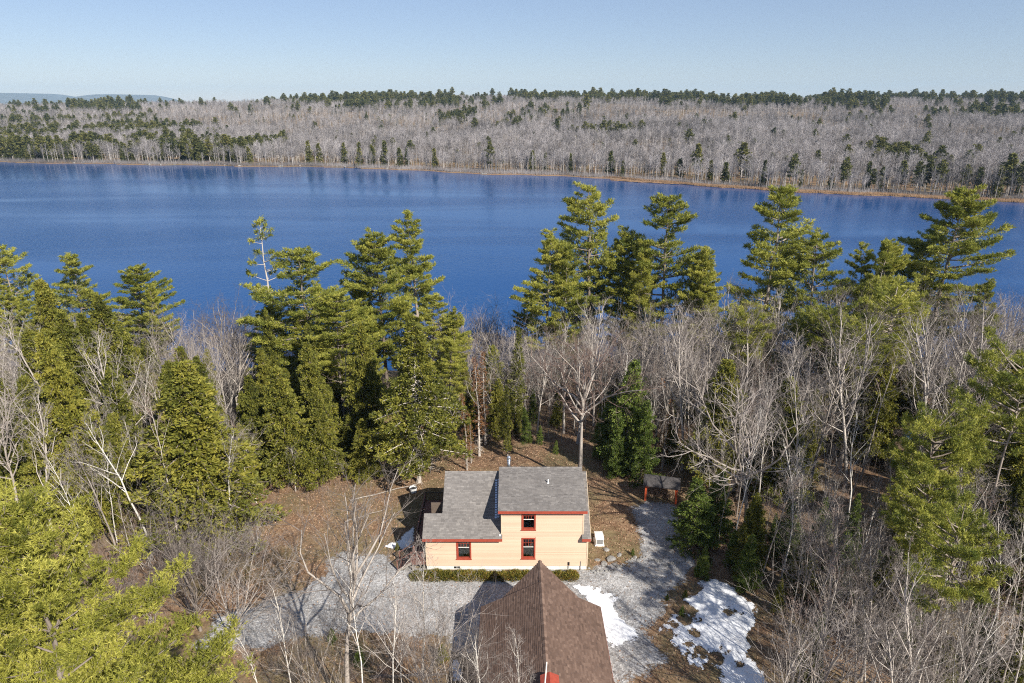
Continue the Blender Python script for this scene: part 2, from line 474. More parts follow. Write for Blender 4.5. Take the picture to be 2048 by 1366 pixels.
def sheet(name, poly, step, z, mat, edge=0.5, rag=0.6, height=None, holes=None, seed=1.0):
    xs = [p[0] for p in poly]; ys = [p[1] for p in poly]
    ax = np.arange(min(xs) - 1, max(xs) + 1, step); ay = np.arange(min(ys) - 1, max(ys) + 1, step)
    X, Y = np.meshgrid(ax, ay, indexing='ij')
    D = poly_dist(X, Y, poly) + rag * wob(X, Y, 1.1, seed)
    if holes:
        for hx_, hy_, hr in holes:
            D = np.minimum(D, np.hypot((X - hx_), (Y - hy_)) * (1 + 0.5 * wob(X, Y, 1.5, seed + hx_)) - hr * (0.45 + 0.6 * ((hx_ * 7.3) % 1)))
    Zb = terrain(X, Y) + z
    Z = Zb + (height(D, X, Y) if height else 0)
    keep = D > (0 if height else -edge)
    idx = -np.ones(X.shape, int); q = []
    kq = keep[:-1, :-1] & keep[1:, :-1] & keep[1:, 1:] & keep[:-1, 1:]
    I, J = np.nonzero(kq)
    nyy = X.shape[1]
    F = np.stack([I * nyy + J, (I + 1) * nyy + J, (I + 1) * nyy + J + 1, I * nyy + J + 1], -1)
    used = np.unique(F); remap = -np.ones(X.size, int); remap[used] = np.arange(len(used))
    V = np.stack([X, Y, Z], -1).reshape(-1, 3)[used]
    mb = MB(); mb.add(V, remap[F], np.clip((D / (2 * edge) + 0.5), 0, 1).ravel()[used])
    return mb.obj(name, mat, smooth=True)

def gravel_mat(name='gravel', stops=None):
    m, nt, p = new_mat(name)
    geo = N(nt, 'ShaderNodeNewGeometry'); P = geo.outputs['Position']
    v = N(nt, 'ShaderNodeTexVoronoi', Scale=9.0); nt.links.new(P, v.inputs['Vector'])
    n1 = N(nt, 'ShaderNodeTexNoise', Scale=0.45, Detail=5.0, Roughness=0.65); nt.links.new(P, n1.inputs['Vector'])
    n2 = N(nt, 'ShaderNodeTexNoise', Scale=2.6, Detail=6.0, Roughness=0.75); nt.links.new(P, n2.inputs['Vector'])
    sep = N(nt, 'ShaderNodeSeparateColor'); nt.links.new(v.outputs['Color'], sep.inputs[0])
    st = ramp(nt, stops or [(0.0, (0.13, 0.128, 0.128)), (0.5, (0.295, 0.290, 0.287)), (1.0, (0.54, 0.53, 0.52))])
    a = N(nt, 'ShaderNodeMath', operation='MULTIPLY_ADD'); a.inputs[1].default_value = 0.55; nt.links.new(sep.outputs[0], a.inputs[0])
    b = N(nt, 'ShaderNodeMath', operation='MULTIPLY_ADD'); b.inputs[1].default_value = 1.3; b.inputs[2].default_value = -0.42; nt.links.new(n1.outputs['Fac'], b.inputs[0])
    nt.links.new(b.outputs[0], a.inputs[2]); nt.links.new(a.outputs[0], st.inputs['Fac'])
    dirt = ramp(nt, [(0.52, (0, 0, 0)), (0.70, (1, 1, 1))]); nt.links.new(n2.outputs['Fac'], dirt.inputs['Fac'])
    mx = N(nt, 'ShaderNodeMix', data_type='RGBA'); mx.inputs[7].default_value = (0.22, 0.16, 0.11, 1)
    df = N(nt, 'ShaderNodeMath', operation='MULTIPLY'); df.inputs[1].default_value = 0.75; nt.links.new(dirt.outputs['Color'], df.inputs[0])
    nt.links.new(df.outputs[0], mx.inputs[0]); nt.links.new(st.outputs['Color'], mx.inputs[6])
    nt.links.new(mx.outputs[2], p.inputs['Base Color'])
    p.inputs['Roughness'].default_value = 0.9; p.inputs['Specular IOR Level'].default_value = 0.2
    bp = N(nt, 'ShaderNodeBump', Strength=0.6, Distance=0.05); nt.links.new(v.outputs['Distance'], bp.inputs['Height']); nt.links.new(bp.outputs[0], p.inputs['Normal'])
    at = N(nt, 'ShaderNodeAttribute', attribute_name='tone')
    e1 = N(nt, 'ShaderNodeTexNoise', Scale=3.2, Detail=7.0, Roughness=0.8); nt.links.new(P, e1.inputs['Vector'])
    su = N(nt, 'ShaderNodeMath', operation='SUBTRACT'); nt.links.new(at.outputs['Fac'], su.inputs[0]); nt.links.new(e1.outputs['Fac'], su.inputs[1])
    gt = N(nt, 'ShaderNodeMapRange'); gt.inputs[1].default_value = -0.05; gt.inputs[2].default_value = 0.05; nt.links.new(su.outputs[0], gt.inputs[0])
    tr = N(nt, 'ShaderNodeBsdfTransparent'); ms = N(nt, 'ShaderNodeMixShader')
    nt.links.new(gt.outputs[0], ms.inputs[0]); nt.links.new(tr.outputs[0], ms.inputs[1]); nt.links.new(p.outputs[0], ms.inputs[2])
    nt.links.new(ms.outputs[0], nt.nodes['Material Output'].inputs['Surface'])
    return m
GRAVEL = gravel_mat()
drive = [G(*p) for p in [(430, 1235), (520, 1203), (600, 1182), (650, 1152), (655, 1122), (700, 1104), (765, 1108), (800, 1130), (830, 1140), (1010, 1140), (1180, 1136), (1235, 1132), (1290, 1138), (1330, 1185),
         (1335, 1215), (1285, 1255), (1330, 1310), (1290, 1350), (1235, 1366), (900, 1300), (895, 1272), (700, 1262), (620, 1275), (520, 1292), (400, 1300)]]
tag(sheet('driveway', drive, 0.3, 0.012, GRAVEL, edge=2.0, rag=0.5), kind='structure')
path = [G(*p) for p in [(1255, 1140), (1285, 1105), (1278, 1060), (1262, 1012), (1300, 1002), (1345, 1012), (1375, 1060), (1385, 1120), (1370, 1160), (1325, 1190)]]
tag(sheet('path', path, 0.3, 0.022, GRAVEL, edge=1.5, rag=0.4, seed=2.2), kind='structure')

def snow_mat():
    m, nt, p = new_mat('old_snow')
    geo = N(nt, 'ShaderNodeNewGeometry'); P = geo.outputs['Position']
    n1 = N(nt, 'ShaderNodeTexNoise', Scale=2.2, Detail=7.0, Roughness=0.7); nt.links.new(P, n1.inputs['Vector'])
    v = N(nt, 'ShaderNodeTexNoise', Scale=9.0, Detail=3.0); nt.links.new(P, v.inputs['Vector'])
    rp = ramp(nt, [(0.28, (0.62, 0.63, 0.65)), (0.55, (0.80, 0.81, 0.83))]); nt.links.new(n1.outputs['Fac'], rp.inputs['Fac'])
    sp = ramp(nt, [(0.67, (0, 0, 0)), (0.72, (1, 1, 1))]); nt.links.new(v.outputs['Fac'], sp.inputs['Fac'])
    mx = N(nt, 'ShaderNodeMix', data_type='RGBA'); mx.inputs[7].default_value = (0.25, 0.19, 0.13, 1)
    nt.links.new(sp.outputs['Color'], mx.inputs[0]); nt.links.new(rp.outputs['Color'], mx.inputs[6])
    nt.links.new(mx.outputs[2], p.inputs['Base Color'])
    p.inputs['Roughness'].default_value = 0.7; p.inputs['Specular IOR Level'].default_value = 0.25
    at = N(nt, 'ShaderNodeAttribute', attribute_name='tone')                 # ragged melting rim
    e1 = N(nt, 'ShaderNodeTexNoise', Scale=3.0, Detail=7.0, Roughness=0.75); nt.links.new(P, e1.inputs['Vector'])
    e2 = N(nt, 'ShaderNodeMath', operation='MULTIPLY_ADD'); e2.inputs[1].default_value = 1.5; e2.inputs[2].default_value = -0.08; nt.links.new(e1.outputs['Fac'], e2.inputs[0])
    su = N(nt, 'ShaderNodeMath', operation='SUBTRACT'); nt.links.new(at.outputs['Fac'], su.inputs[0]); nt.links.new(e2.outputs[0], su.inputs[1])
    gt = N(nt, 'ShaderNodeMapRange'); gt.inputs[1].default_value = -0.02; gt.inputs[2].default_value = 0.03; nt.links.new(su.outputs[0], gt.inputs[0])
    tr = N(nt, 'ShaderNodeBsdfTransparent'); ms = N(nt, 'ShaderNodeMixShader')
    nt.links.new(gt.outputs[0], ms.inputs[0]); nt.links.new(tr.outputs[0], ms.inputs[1]); nt.links.new(p.outputs[0], ms.inputs[2])
    nt.links.new(ms.outputs[0], nt.nodes['Material Output'].inputs['Surface'])
    bp = N(nt, 'ShaderNodeBump', Strength=0.6, Distance=0.08); nt.links.new(n1.outputs['Fac'], bp.inputs['Height']); nt.links.new(bp.outputs[0], p.inputs['Normal'])
    return m
SNOW = snow_mat()
def snow(poly, label, holes=None, thick=0.16, rag=0.35, seed=1.0, step=0.14):
    h = lambda D, X, Y: 0.03 + thick * sstep((D + 0.1) / 0.9) * (0.75 + 0.25 * wob(X, Y, 1.9, seed))
    o = sheet('snow_patch', [G(*p) for p in poly], step, 0.0, SNOW, 0.6, rag, h, holes, seed)
    tag(o, label, 'snow', kind='stuff')
hB = [(*G(*p), r) for p, r in [((1368, 1238), 1.0), ((1330, 1275), 0.55), ((1392, 1268), 0.4), ((1400, 1300), 0.5), ((1430, 1318), 0.5), ((1375, 1290), 0.35), ((1428, 1345), 0.45), ((1360, 1320), 0.8), ((1455, 1225), 0.25), ((1480, 1330), 0.3), ((1345, 1250), 0.3)]]
snow([(1142, 1172), (1190, 1170), (1225, 1190), (1238, 1222), (1272, 1262), (1262, 1285), (1215, 1298), (1190, 1240), (1160, 1195)], 'melting heap of snow slid off beside the brown garage roof', seed=0.6, thick=0.14, rag=0.45)
snow([(1372, 1152), (1425, 1158), (1462, 1172), (1515, 1212), (1505, 1270), (1500, 1310), (1540, 1366), (1560, 1420), (1470, 1420), (1440, 1366), (1385, 1330), (1308, 1268), (1345, 1232), (1392, 1222), (1362, 1198), (1400, 1180)], 'broad blue shaded sheet of snow melting at the edge of the woods', holes=hB, seed=2.4)
snow([(765, 1093), (790, 1082), (815, 1062), (830, 1050), (832, 1095), (800, 1105)], 'strip of snow lying in the shade beside the deck walkway', seed=3.2, rag=0.2)
snow([(1268, 996), (1278, 1000), (1290, 1006), (1284, 1008), (1270, 1002)], 'small snow remnant by the red post of the woodshed', seed=1.2, rag=0.1, thick=0.08)
snow([(898, 1322), (918, 1312), (930, 1366), (900, 1366)], 'small snow remnant in the shade of the brown garage', seed=4.2, rag=0.2, thick=0.08)

# ------------------------------------------------------------------ house
def interval_cut(a, b, cuts):
    out = [(a, b)]
    for c0, c1 in cuts:
        nxt = []
        for s0, s1 in out:
            if c1 <= s0 or c0 >= s1: nxt.append((s0, s1)); continue
            if c0 > s0: nxt.append((s0, c0))
            if c1 < s1: nxt.append((c1, s1))
        out = nxt
    return out

M['siding'] = shingle_mat('peach_clapboard_paint', [(0.15, (0.51, 0.358, 0.255)), (0.5, (0.605, 0.430, 0.312)), (0.85, (0.66, 0.48, 0.36))], 0.3)
M['corner'] = plain('cream_trim_paint', (0.60, 0.48, 0.34), 0.6, 0.05)
M['red'] = plain('barn_red_trim_paint', (0.33, 0.062, 0.036), 0.5, 0.12)
M['foundation'] = plain('whitewashed_concrete', (0.68, 0.66, 0.62), 0.85, 0.10, 2.0)
M['grey_shingle'] = shingle_mat('grey_shingles', [(0.1, (0.098, 0.090, 0.085)), (0.5, (0.182, 0.168, 0.158)), (0.9, (0.29, 0.268, 0.248))])
M['brown_shingle'] = shingle_mat('brown_shingles', [(0.05, (0.055, 0.036, 0.028)), (0.5, (0.130, 0.084, 0.064)), (0.95, (0.25, 0.170, 0.130))])
M['roof_deck'] = plain('roof_felt', (0.07, 0.06, 0.055), 0.9)
M['white'] = plain('white_enamel', (0.72, 0.72, 0.71), 0.45, 0.06)
M['shade'] = plain('window_blind', (0.75, 0.74, 0.70), 0.8, 0.03)
M['interior'] = plain('dim_interior', (0.12, 0.09, 0.07), 0.9)
M['deck'] = plain('weathered_red_brown_decking', (0.19, 0.095, 0.075), 0.8, 0.25, 6)
M['wood_grey'] = plain('weathered_grey_wood', (0.30, 0.27, 0.24), 0.85, 0.2, 6)
M['iron'] = plain('black_metal', (0.02, 0.02, 0.022), 0.5)
M['steel'] = plain('galvanised_steel', (0.55, 0.58, 0.62), 0.32, 0.1, 6, metal=0.9)
M['blue_shade'] = plain('blue_shade_metal', (0.50, 0.56, 0.66), 0.22, 0.15, 9, metal=1.0)  # blue tint stands in for sky light on the shaded shingles
gm, gnt, gp = new_mat('window_glass')
gl = N(gnt, 'ShaderNodeBsdfGlossy'); gl.inputs['Roughness'].default_value = 0.03
gt_ = N(gnt, 'ShaderNodeBsdfTransparent'); gt_.inputs['Color'].default_value = (0.75, 0.8, 0.78, 1)
fr = N(gnt, 'ShaderNodeFresnel', IOR=1.6); gmx = N(gnt, 'ShaderNodeMixShader')
gnt.links.new(fr.outputs[0], gmx.inputs[0]); gnt.links.new(gt_.outputs[0], gmx.inputs[1]); gnt.links.new(gl.outputs[0], gmx.inputs[2])
gnt.links.new(gmx.outputs[0], gnt.nodes['Material Output'].inputs['Surface'])
M['glass'] = gm

YF, YB, YR = 51.6, 61.6, 56.6
XL, XR, XM = -7.75, 6.8, -6.05
SL = 0.68
def zr(y): return 3.55 + SL * (y - 51.2) if y <= YR else 3.55 + SL * (YR - 51.2) - SL * (y - YR)
DL, DR = -0.97, 6.35
def zd(y): return 6.42 + 0.2 * (y - 51.2)

house = empty('cottage', (-0.5, YF, 0))
def HO(mb, name, mat, parent=house, smooth=False):
    o = mb.obj(name, mat, None, smooth)
    o.data.transform(__import__('mathutils').Matrix.Translation((0.5, -YF, 0)))
    o.parent = parent
    return o
wins = [(0.97, 1.97, 4.38, 6.02, True), (0.97, 1.97, 1.33, 3.30, True), (-4.86, -3.78, 1.30, 3.24, False)]
# wall behind the boards, with openings
def front_top(x):
    return zd(51.6) - 0.16 if DL <= x <= DR else zr(51.6) - 0.16
wall = MB()
zc_ = sorted(set([0.45, 1.30, 1.33, 3.24, 3.30, 3.66, 4.38, 6.02, 6.34]))
for za, zb in zip(zc_[:-1], zc_[1:]):
    lo, hi = (XL, XR) if zb <= 3.67 else (DL, DR)
    cuts = [(w[0], w[1]) for w in wins if w[2] < zb - 1e-4 and w[3] > za + 1e-4]
    for a, b in interval_cut(lo, hi, cuts): wall.box(a, b, YF, YF + 0.14, za, zb)
# gable walls, back wall, bump, dormer cheeks
def gable(x0, x1, ya, yb):
    pts = [(ya, 0.45), (yb, 0.45), (yb, zr(yb) - 0.14)] + ([(YR, zr(YR) - 0.14)] if ya < YR < yb else []) + [(ya, zr(ya) - 0.14)]
    n = len(pts)
    V = [(x0, y, z) for y, z in pts] + [(x1, y, z) for y, z in pts]
    F = [np.array([list(range(n))]), np.array([list(range(2 * n - 1, n - 1, -1))]), np.array([[i, n + i, n + (i + 1) % n, (i + 1) % n] for i in range(n)])]
    wall.add(V, F)
gable(XR - 0.14, XR - 0.001, YF + 0.141, YB)
gable(XM, XM + 0.14, 53.05, YB)
wall.box(XM + 0.141, XR - 0.141, YB - 0.14, YB, 0.45, zr(YB) - 0.14)
gable(XL + 0.001, XL + 0.14, YF + 0.141, 53.0)
wall.box(XL + 0.141, XM - 0.001, 52.86, 53.0, 0.45, zr(52.86) - 0.15)
for xa in (DL, DR - 0.14):
    V = [(x, y, z) for x in (xa + 0.002, xa + 0.138) for y, z in ((YF + 0.141, zr(YF) - 0.1), (YR - 0.1, zr(YR) - 0.2), (YR - 0.1, zd(YR) - 0.16), (YF + 0.141, zd(YF) - 0.16))]
    wall.add(V, [np.array([[0, 1, 2, 3], [7, 6, 5, 4]]), np.array([[i, 4 + i, 4 + (i + 1) % 4, (i + 1) % 4] for i in range(4)])])
HO(wall, 'wall', M['siding'])
# lapped clapboards
cb = MB()
z = 0.45
while z < 6.30:
    z1 = min(z + 0.115, 6.31)
    lo, hi = (XL + 0.10, XR - 0.10) if z1 <= 3.66 else (DL + 0.10, DR - 0.10)
    cuts = [(w[0] - 0.13, w[1] + 0.13) for w in wins if w[2] - 0.16 < z1 and w[3] + 0.16 > z]
    for a, b in interval_cut(lo, hi, cuts):
        cb.hexa([(a, YF - 0.036, z), (b, YF - 0.036, z), (b, YF - 0.003, z), (a, YF - 0.003, z), (a, YF - 0.010, z1 + 0.004), (b, YF - 0.010, z1 + 0.004), (b, YF - 0.003, z1 + 0.004), (a, YF - 0.003, z1 + 0.004)], rng.normal(0.5, 0.13))
    z += 0.115
zz = 0.45
while zz < 6.2:                                     # right-hand gable boards
    y0, y1 = YF + 0.02, YB
    if zz > 3.2:
        q = (zz + 0.25 - 3.55) / SL; y0, y1 = max(y0, 51.2 + q), min(y1, 62.0 - q)
    if y1 > y0: cb.hexa([(XR + 0.03, y0, zz), (XR + 0.03, y1, zz), (XR + 0.002, y1, zz), (XR + 0.002, y0, zz), (XR + 0.012, y0, zz + 0.112), (XR + 0.012, y1, zz + 0.112), (XR + 0.002, y1, zz + 0.112), (XR + 0.002, y0, zz + 0.112)])
    zz += 0.115
cbo = HO(cb, 'clapboards', M['siding']); cbo['kind'] = 'stuff'
for x0, x1, z0, z1 in ((XL, XL + 0.098, 0.45, 3.62), (XR - 0.098, XR, 0.45, 3.62), (DL, DL + 0.098, 3.66, 6.3), (DR - 0.098, DR, 3.66, 6.3)):
    b = MB(); b.box(x0, x1, YF - 0.052, YF - 0.001, z0, z1); HO(b, 'corner_board', M['corner'])
b = MB(); b.box(XL + 0.05, XR - 0.05, YF + 0.04, YB - 0.04, -0.3, 0.449); fo = HO(b, 'foundation', M['foundation'])
for xv in (-5.25, -4.95):
    b = MB(); b.box(xv, xv + 0.24, YF + 0.02, YF + 0.039, 0.12, 0.33)
    HO(b, 'crawlspace_vent', M['iron'], fo)
b = MB(); b.box(XM + 0.2, XR - 0.2, YF + 0.2, YB - 0.2, 0.5, 0.55); b.box(DL + 0.2, DR - 0.2, YF + 0.2, YR - 0.3, 3.3, 3.4); b.box(XL + 0.3, XR - 0.3, 54.4, 54.5, 0.6, 5.2)
HO(b, 'interior_floor', M['interior'])
# windows
for x0, x1, z0, z1, blind in wins:
    w = MB(); t = 0.13
    for a in ((x0 - t, x0, z0 - 0.14, z1 + 0.10), (x1, x1 + t, z0 - 0.14, z1 + 0.10), (x0, x1, z1, z1 + 0.10), (x0, x1, z0 - 0.14, z0)):
        w.box(a[0], a[1], YF - 0.055, YF + 0.02, a[2], a[3])
    wo = HO(w, 'window', M['red']); wo['label'] = 'double hung window with red casing and small upper panes'
    s_ = MB(); s_.box(x0 - t - 0.04, x1 + t + 0.04, YF - 0.10, YF - 0.0555, z0 - 0.17, z0 - 0.11); HO(s_, 'sill', M['red'], wo)
    zm = z0 + (z1 - z0) * 0.56
    sh = MB()
    for a, b_, c, d in ((x0, x0 + 0.05, z0, z1), (x1 - 0.05, x1, z0, z1), (x0 + 0.05, x1 - 0.05, z0, z0 + 0.08), (x0 + 0.05, x1 - 0.05, z1 - 0.05, z1)):
        sh.box(a, b_, YF + 0.021, YF + 0.06, c, d)
    HO(sh, 'sash', M['red'], wo)
    sh = MB(); sh.box(x0 + 0.05, x1 - 0.05, YF + 0.015, YF + 0.06, zm - 0.03, zm + 0.03); HO(sh, 'meeting_rail', M['shade'], wo)
    mu = MB(); zq = (zm + z1) / 2
    cx = np.linspace(x0 + 0.05, x1 - 0.05, 5)
    for c in cx[1:-1]: mu.box(c - 0.016, c + 0.016, YF + 0.022, YF + 0.055, zm + 0.03, z1 - 0.05)
    mu.box(x0 + 0.05, x1 - 0.05, YF + 0.024, YF + 0.053, zq - 0.016, zq + 0.016)
    HO(mu, 'muntins', M['red'], wo)
    for r0, r1 in ((zm + 0.03, zq - 0.016), (zq + 0.016, z1 - 0.05)):
        for i in range(4):
            pn = MB(); pn.box(cx[i] + 0.016, cx[i + 1] - 0.016, YF + 0.036, YF + 0.042, r0, r1); HO(pn, 'pane', M['glass'], wo)
    pn = MB(); pn.box(x0 + 0.05, x1 - 0.05, YF + 0.036, YF + 0.042, z0 + 0.08, zm - 0.03); HO(pn, 'pane', M['glass'], wo)
    bl = MB()
    if blind: bl.box(x0 + 0.02, x1 - 0.02, YF + 0.08, YF + 0.09, zq, z1)
    else: bl.hexa([(x0 + 0.1, YF + 0.1, z0), (x0 + 0.62, YF + 0.1, z0), (x0 + 0.62, YF + 0.11, z0), (x0 + 0.1, YF + 0.11, z0), (x0 + 0.15, YF + 0.1, z0 + 0.85), (x0 + 0.22, YF + 0.1, z0 + 0.85), (x0 + 0.22, YF + 0.11, z0 + 0.85), (x0 + 0.15, YF + 0.11, z0 + 0.85)])
    HO(bl, 'blind' if blind else 'curtain', M['shade'], wo)

# roofs: slab plus lapped tabs
def roof_tabs(mb, origin, ax_u, ax_v, rows_len, span_fn, expo=0.145, tab=0.31, th=0.014, nrm=None):
    """origin at the eave, ax_u along the eave, ax_v up the slope; span_fn(v) -> list of (u0,u1)"""
    o = np.array(origin, float); U = np.array(ax_u, float); Vv = np.array(ax_v, float)
    n_ = np.cross(U, Vv); n_ /= np.linalg.norm(n_)
    if n_[2] < 0: n_ = -n_
    v, row = 0.0, 0
    while v < rows_len - 0.02:
        ln = min(expo + 0.06, rows_len - v)
        for a, b in span_fn(v + 0.05):
            u = a - (row % 3) * tab * 0.37 - random.uniform(0, 0.12)
            while u < b:
                w = tab * random.choice((0.55, 0.8, 1.0, 1.0, 1.25))
                ua, ub = max(u, a), min(u + w - 0.006, b)
                if ub - ua > 0.03:
                    lift = th * random.uniform(0.8, 1.7)
                    P = [o + U * ua + Vv * v + n_ * 0.002, o + U * ub + Vv * v + n_ * 0.002, o + U * ub + Vv * (v + ln) + n_ * 0.001, o + U * ua + Vv * (v + ln) + n_ * 0.001]
                    Q = [o + U * ua + Vv * v + n_ * (lift + 0.012), o + U * ub + Vv * v + n_ * (lift + 0.012), o + U * ub + Vv * (v + ln) + n_ * 0.006, o + U * ua + Vv * (v + ln) + n_ * 0.006]
                    mb.add(P + Q, np.array([[4, 5, 6, 7], [0, 1, 5, 4], [1, 2, 6, 5], [3, 0, 4, 7]]), random.gauss(0.5, 0.09))
                u += w
        v += expo; row += 1
def slab(mb, quad, th):
    q = [np.array(p, float) for p in quad]
    mb.hexa([p - np.array([0, 0, th]) for p in q] + q)

RE = 6.98
rf = MB()
LE = -0.86
slab(rf, [(-7.95, 51.2, zr(51.2)), (LE, 51.2, zr(51.2)), (LE, 51.558, zr(51.558)), (-7.95, 51.558, zr(51.558))], 0.13)
slab(rf, [(-7.95, 51.56, zr(51.56)), (DL - 0.002, 51.56, zr(51.56)), (DL - 0.002, 53.2, zr(53.2)), (-7.95, 53.2, zr(53.2))], 0.13)
slab(rf, [(-6.3, 53.202, zr(53.202)), (DL - 0.002, 53.202, zr(53.202)), (DL - 0.002, YR, zr(YR)), (-6.3, YR, zr(YR))], 0.13)
slab(rf, [(DR + 0.002, 51.2, zr(51.2)), (RE, 51.2, zr(51.2)), (RE, YR, zr(YR)), (DR + 0.002, YR, zr(YR))], 0.13)
slab(rf, [(DR - 0.14, 51.2, zr(51.2)), (DR, 51.2, zr(51.2)), (DR, 51.55, zr(51.55)), (DR - 0.14, 51.55, zr(51.55))], 0.13)
slab(rf, [(-6.3, YR + 0.002, zr(YR)), (RE, YR + 0.002, zr(YR)), (RE, 62.0, zr(62.0)), (-6.3, 62.0, zr(62.0))], 0.13)
main_roof = HO(rf, 'roof', M['roof_deck'])
cs = 1 / math.hypot(1, SL); va = np.array([0, cs, SL * cs])
sh = MB()
def lspan(v):
    y = 51.2 + v * cs
    a = -7.95 if y < 53.12 else -6.3
    return [(a, LE if y < 51.5 else DL - 0.01), (DR + 0.01 if y > 51.5 else DR - 0.14, RE)]
roof_tabs(sh, (0, 51.2, zr(51.2)), (1, 0, 0), va, (YR - 51.2) / cs, lspan)
roof_tabs(sh, (0, 62.0, zr(62.0)), (1, 0, 0), np.array([0, -cs, SL * cs]), (YR - 51.2) / cs, lambda v: [(-6.3, RE)], expo=0.3, tab=0.6)
so = HO(sh, 'shingles', M['grey_shingle'], main_roof); so['kind'] = 'stuff'
x = -6.3
while x < RE - 0.1:
    if x + 0.3 < -1.1 or x > 6.6:
        rc = MB(); V = [(x, YR - 0.17, zr(YR) - 0.10), (x + 0.31, YR - 0.17, zr(YR) - 0.10), (x + 0.31, YR, zr(YR) + 0.045), (x, YR, zr(YR) + 0.045), (x + 0.31, YR + 0.17, zr(YR) - 0.10), (x, YR + 0.17, zr(YR) - 0.10)]
        rc.add(V, np.array([[0, 1, 2, 3], [3, 2, 4, 5]]), random.uniform(0.3, 0.7)); HO(rc, 'ridge_cap', M['grey_shingle'], main_roof)
    x += 0.3
dr = MB()
slab(dr, [(-1.22, 51.18, zd(51.18)), (6.58, 51.18, zd(51.18)), (6.58, 56.8, zd(56.8)), (-1.22, 56.8, zd(56.8))], 0.14)
slab(dr, [(-1.22, 56.802, zd(56.8)), (6.58, 56.802, zd(56.8)), (6.58, 58.4, zr(58.4) + 0.05), (-1.22, 58.4, zr(58.4) + 0.05)], 0.14)
dormer_roof = HO(dr, 'dormer_roof', M['roof_deck'])
dcs = 1 / math.hypot(1, 0.2)
sh = MB(); roof_tabs(sh, (0, 51.18, zd(51.18)), (1, 0, 0), (0, dcs, 0.2 * dcs), 5.62 / dcs, lambda v: [(-1.22, 6.58)])
so = HO(sh, 'shingles', M['grey_shingle'], dormer_roof); so['kind'] = 'stuff'
x = -1.22
while x < 6.4:
    rc = MB(); zz_ = zd(56.8); V = [(x, 56.62, zz_ - 0.01), (x + 0.31, 56.62, zz_ - 0.01), (x + 0.31, 56.8, zz_ + 0.05), (x, 56.8, zz_ + 0.05), (x + 0.31, 56.98, zz_ - 0.02), (x, 56.98, zz_ - 0.02)]
    rc.add(V, np.array([[0, 1, 2, 3], [3, 2, 4, 5]]), random.uniform(0.3, 0.7)); HO(rc, 'ridge_cap', M['grey_shingle'], dormer_roof)
    x += 0.3
for x0, x1, y0, z1, par in ((-1.22, 6.58, 51.14, zd(51.18) + 0.005, dormer_roof), (-7.95, LE, 51.16, zr(51.2) + 0.005, main_roof), (DR - 0.14, RE, 51.16, zr(51.2) + 0.005, main_roof)):
    b = MB(); b.box(x0, x1, y0, y0 + 0.038, z1 - 0.25, z1); HO(b, 'fascia', M['red'], par)
b = MB(); b.hexa([(RE, 51.2, zr(51.2) - 0.2), (RE + 0.03, 51.2, zr(51.2) - 0.2), (RE + 0.03, YR, zr(YR) - 0.2), (RE, YR, zr(YR) - 0.2), (RE, 51.2, zr(51.2)), (RE + 0.03, 51.2, zr(51.2)), (RE + 0.03, YR, zr(YR)), (RE, YR, zr(YR))]); HO(b, 'rake_board', M['corner'], main_roof)
# bluish metal pieces added to stand for skylit blue in the dormer's shadow
v = 1.9
while v < 5.7:
    y = 51.2 + v * cs; b = MB()
    for k in range(2):
        xa = DL - 0.58 + k * 0.24; yy = y + 0.06 * k
        p0 = np.array([xa, yy, zr(yy) + 0.03]); b.hexa([p0, p0 + (0.17, 0, 0), p0 + np.array((0.17, 0, 0)) + va * 0.16, p0 + va * 0.16] + [q + np.array([0, 0, 0.012]) for q in (p0, p0 + np.array((0.17, 0, 0)), p0 + np.array((0.17, 0, 0)) + va * 0.16, p0 + va * 0.16)])
    HO(b, 'blue_shade_piece', M['blue_shade'], main_roof)
    v += 0.24
# chimney pipe and plumbing vent
c = MB(); c.tube([(-0.3, 57.3, 6.6), (-0.3, 57.3, 8.15)], [0.15, 0.15], 14, cap=True); c.tube([(-0.3, 57.3, 8.0), (-0.3, 57.3, 8.06)], [0.2, 0.2], 14, cap=True)
ch = HO(c, 'chimney_pipe', M['steel'], house, True)
c = MB(); c.tube([(-0.3, 57.3, 8.2), (-0.3, 57.3, 8.36), (-0.3, 57.3, 8.5)], [0.22, 0.2, 0.05], 14, cap=True); HO(c, 'chimney_cap', M['steel'], ch)
c = MB(); c.tube([(3.3, 54.7, 7.05), (3.3, 54.7, 7.5)], [0.055, 0.055], 10, cap=True); vp = HO(c, 'vent_pipe', M['white'], house, True)
c = MB(); c.tube([(3.3, 54.7, 7.1), (3.3, 54.7, 7.2)], [0.15, 0.06], 10); HO(c, 'vent_boot', M['white'], vp)
c = MB(); c.box(5.02, 5.2, YF - 0.05, YF + 0.02, 0.5, 0.85); c.tube([(5.1, YF - 0.02, 0.85), (5.1, YF - 0.02, 0.1)], [0.02, 0.02], 6); HO(c, 'hose_bib', M['iron'])
c = MB(); c.tube([(6.2, YF - 0.06, -0.1), (6.2, YF - 0.06, 0.95)], [0.03, 0.03], 6, cap=True); HO(c, 'conduit', M['wood_grey'])
c = MB(); c.box(-1.15, -0.99, 51.4, 51.55, 3.72, 3.82); HO(c, 'flood_light', M['white'])
tag(house, 'peach clapboard cottage with grey shingle roofs, red trim and tall dormer', 'house')

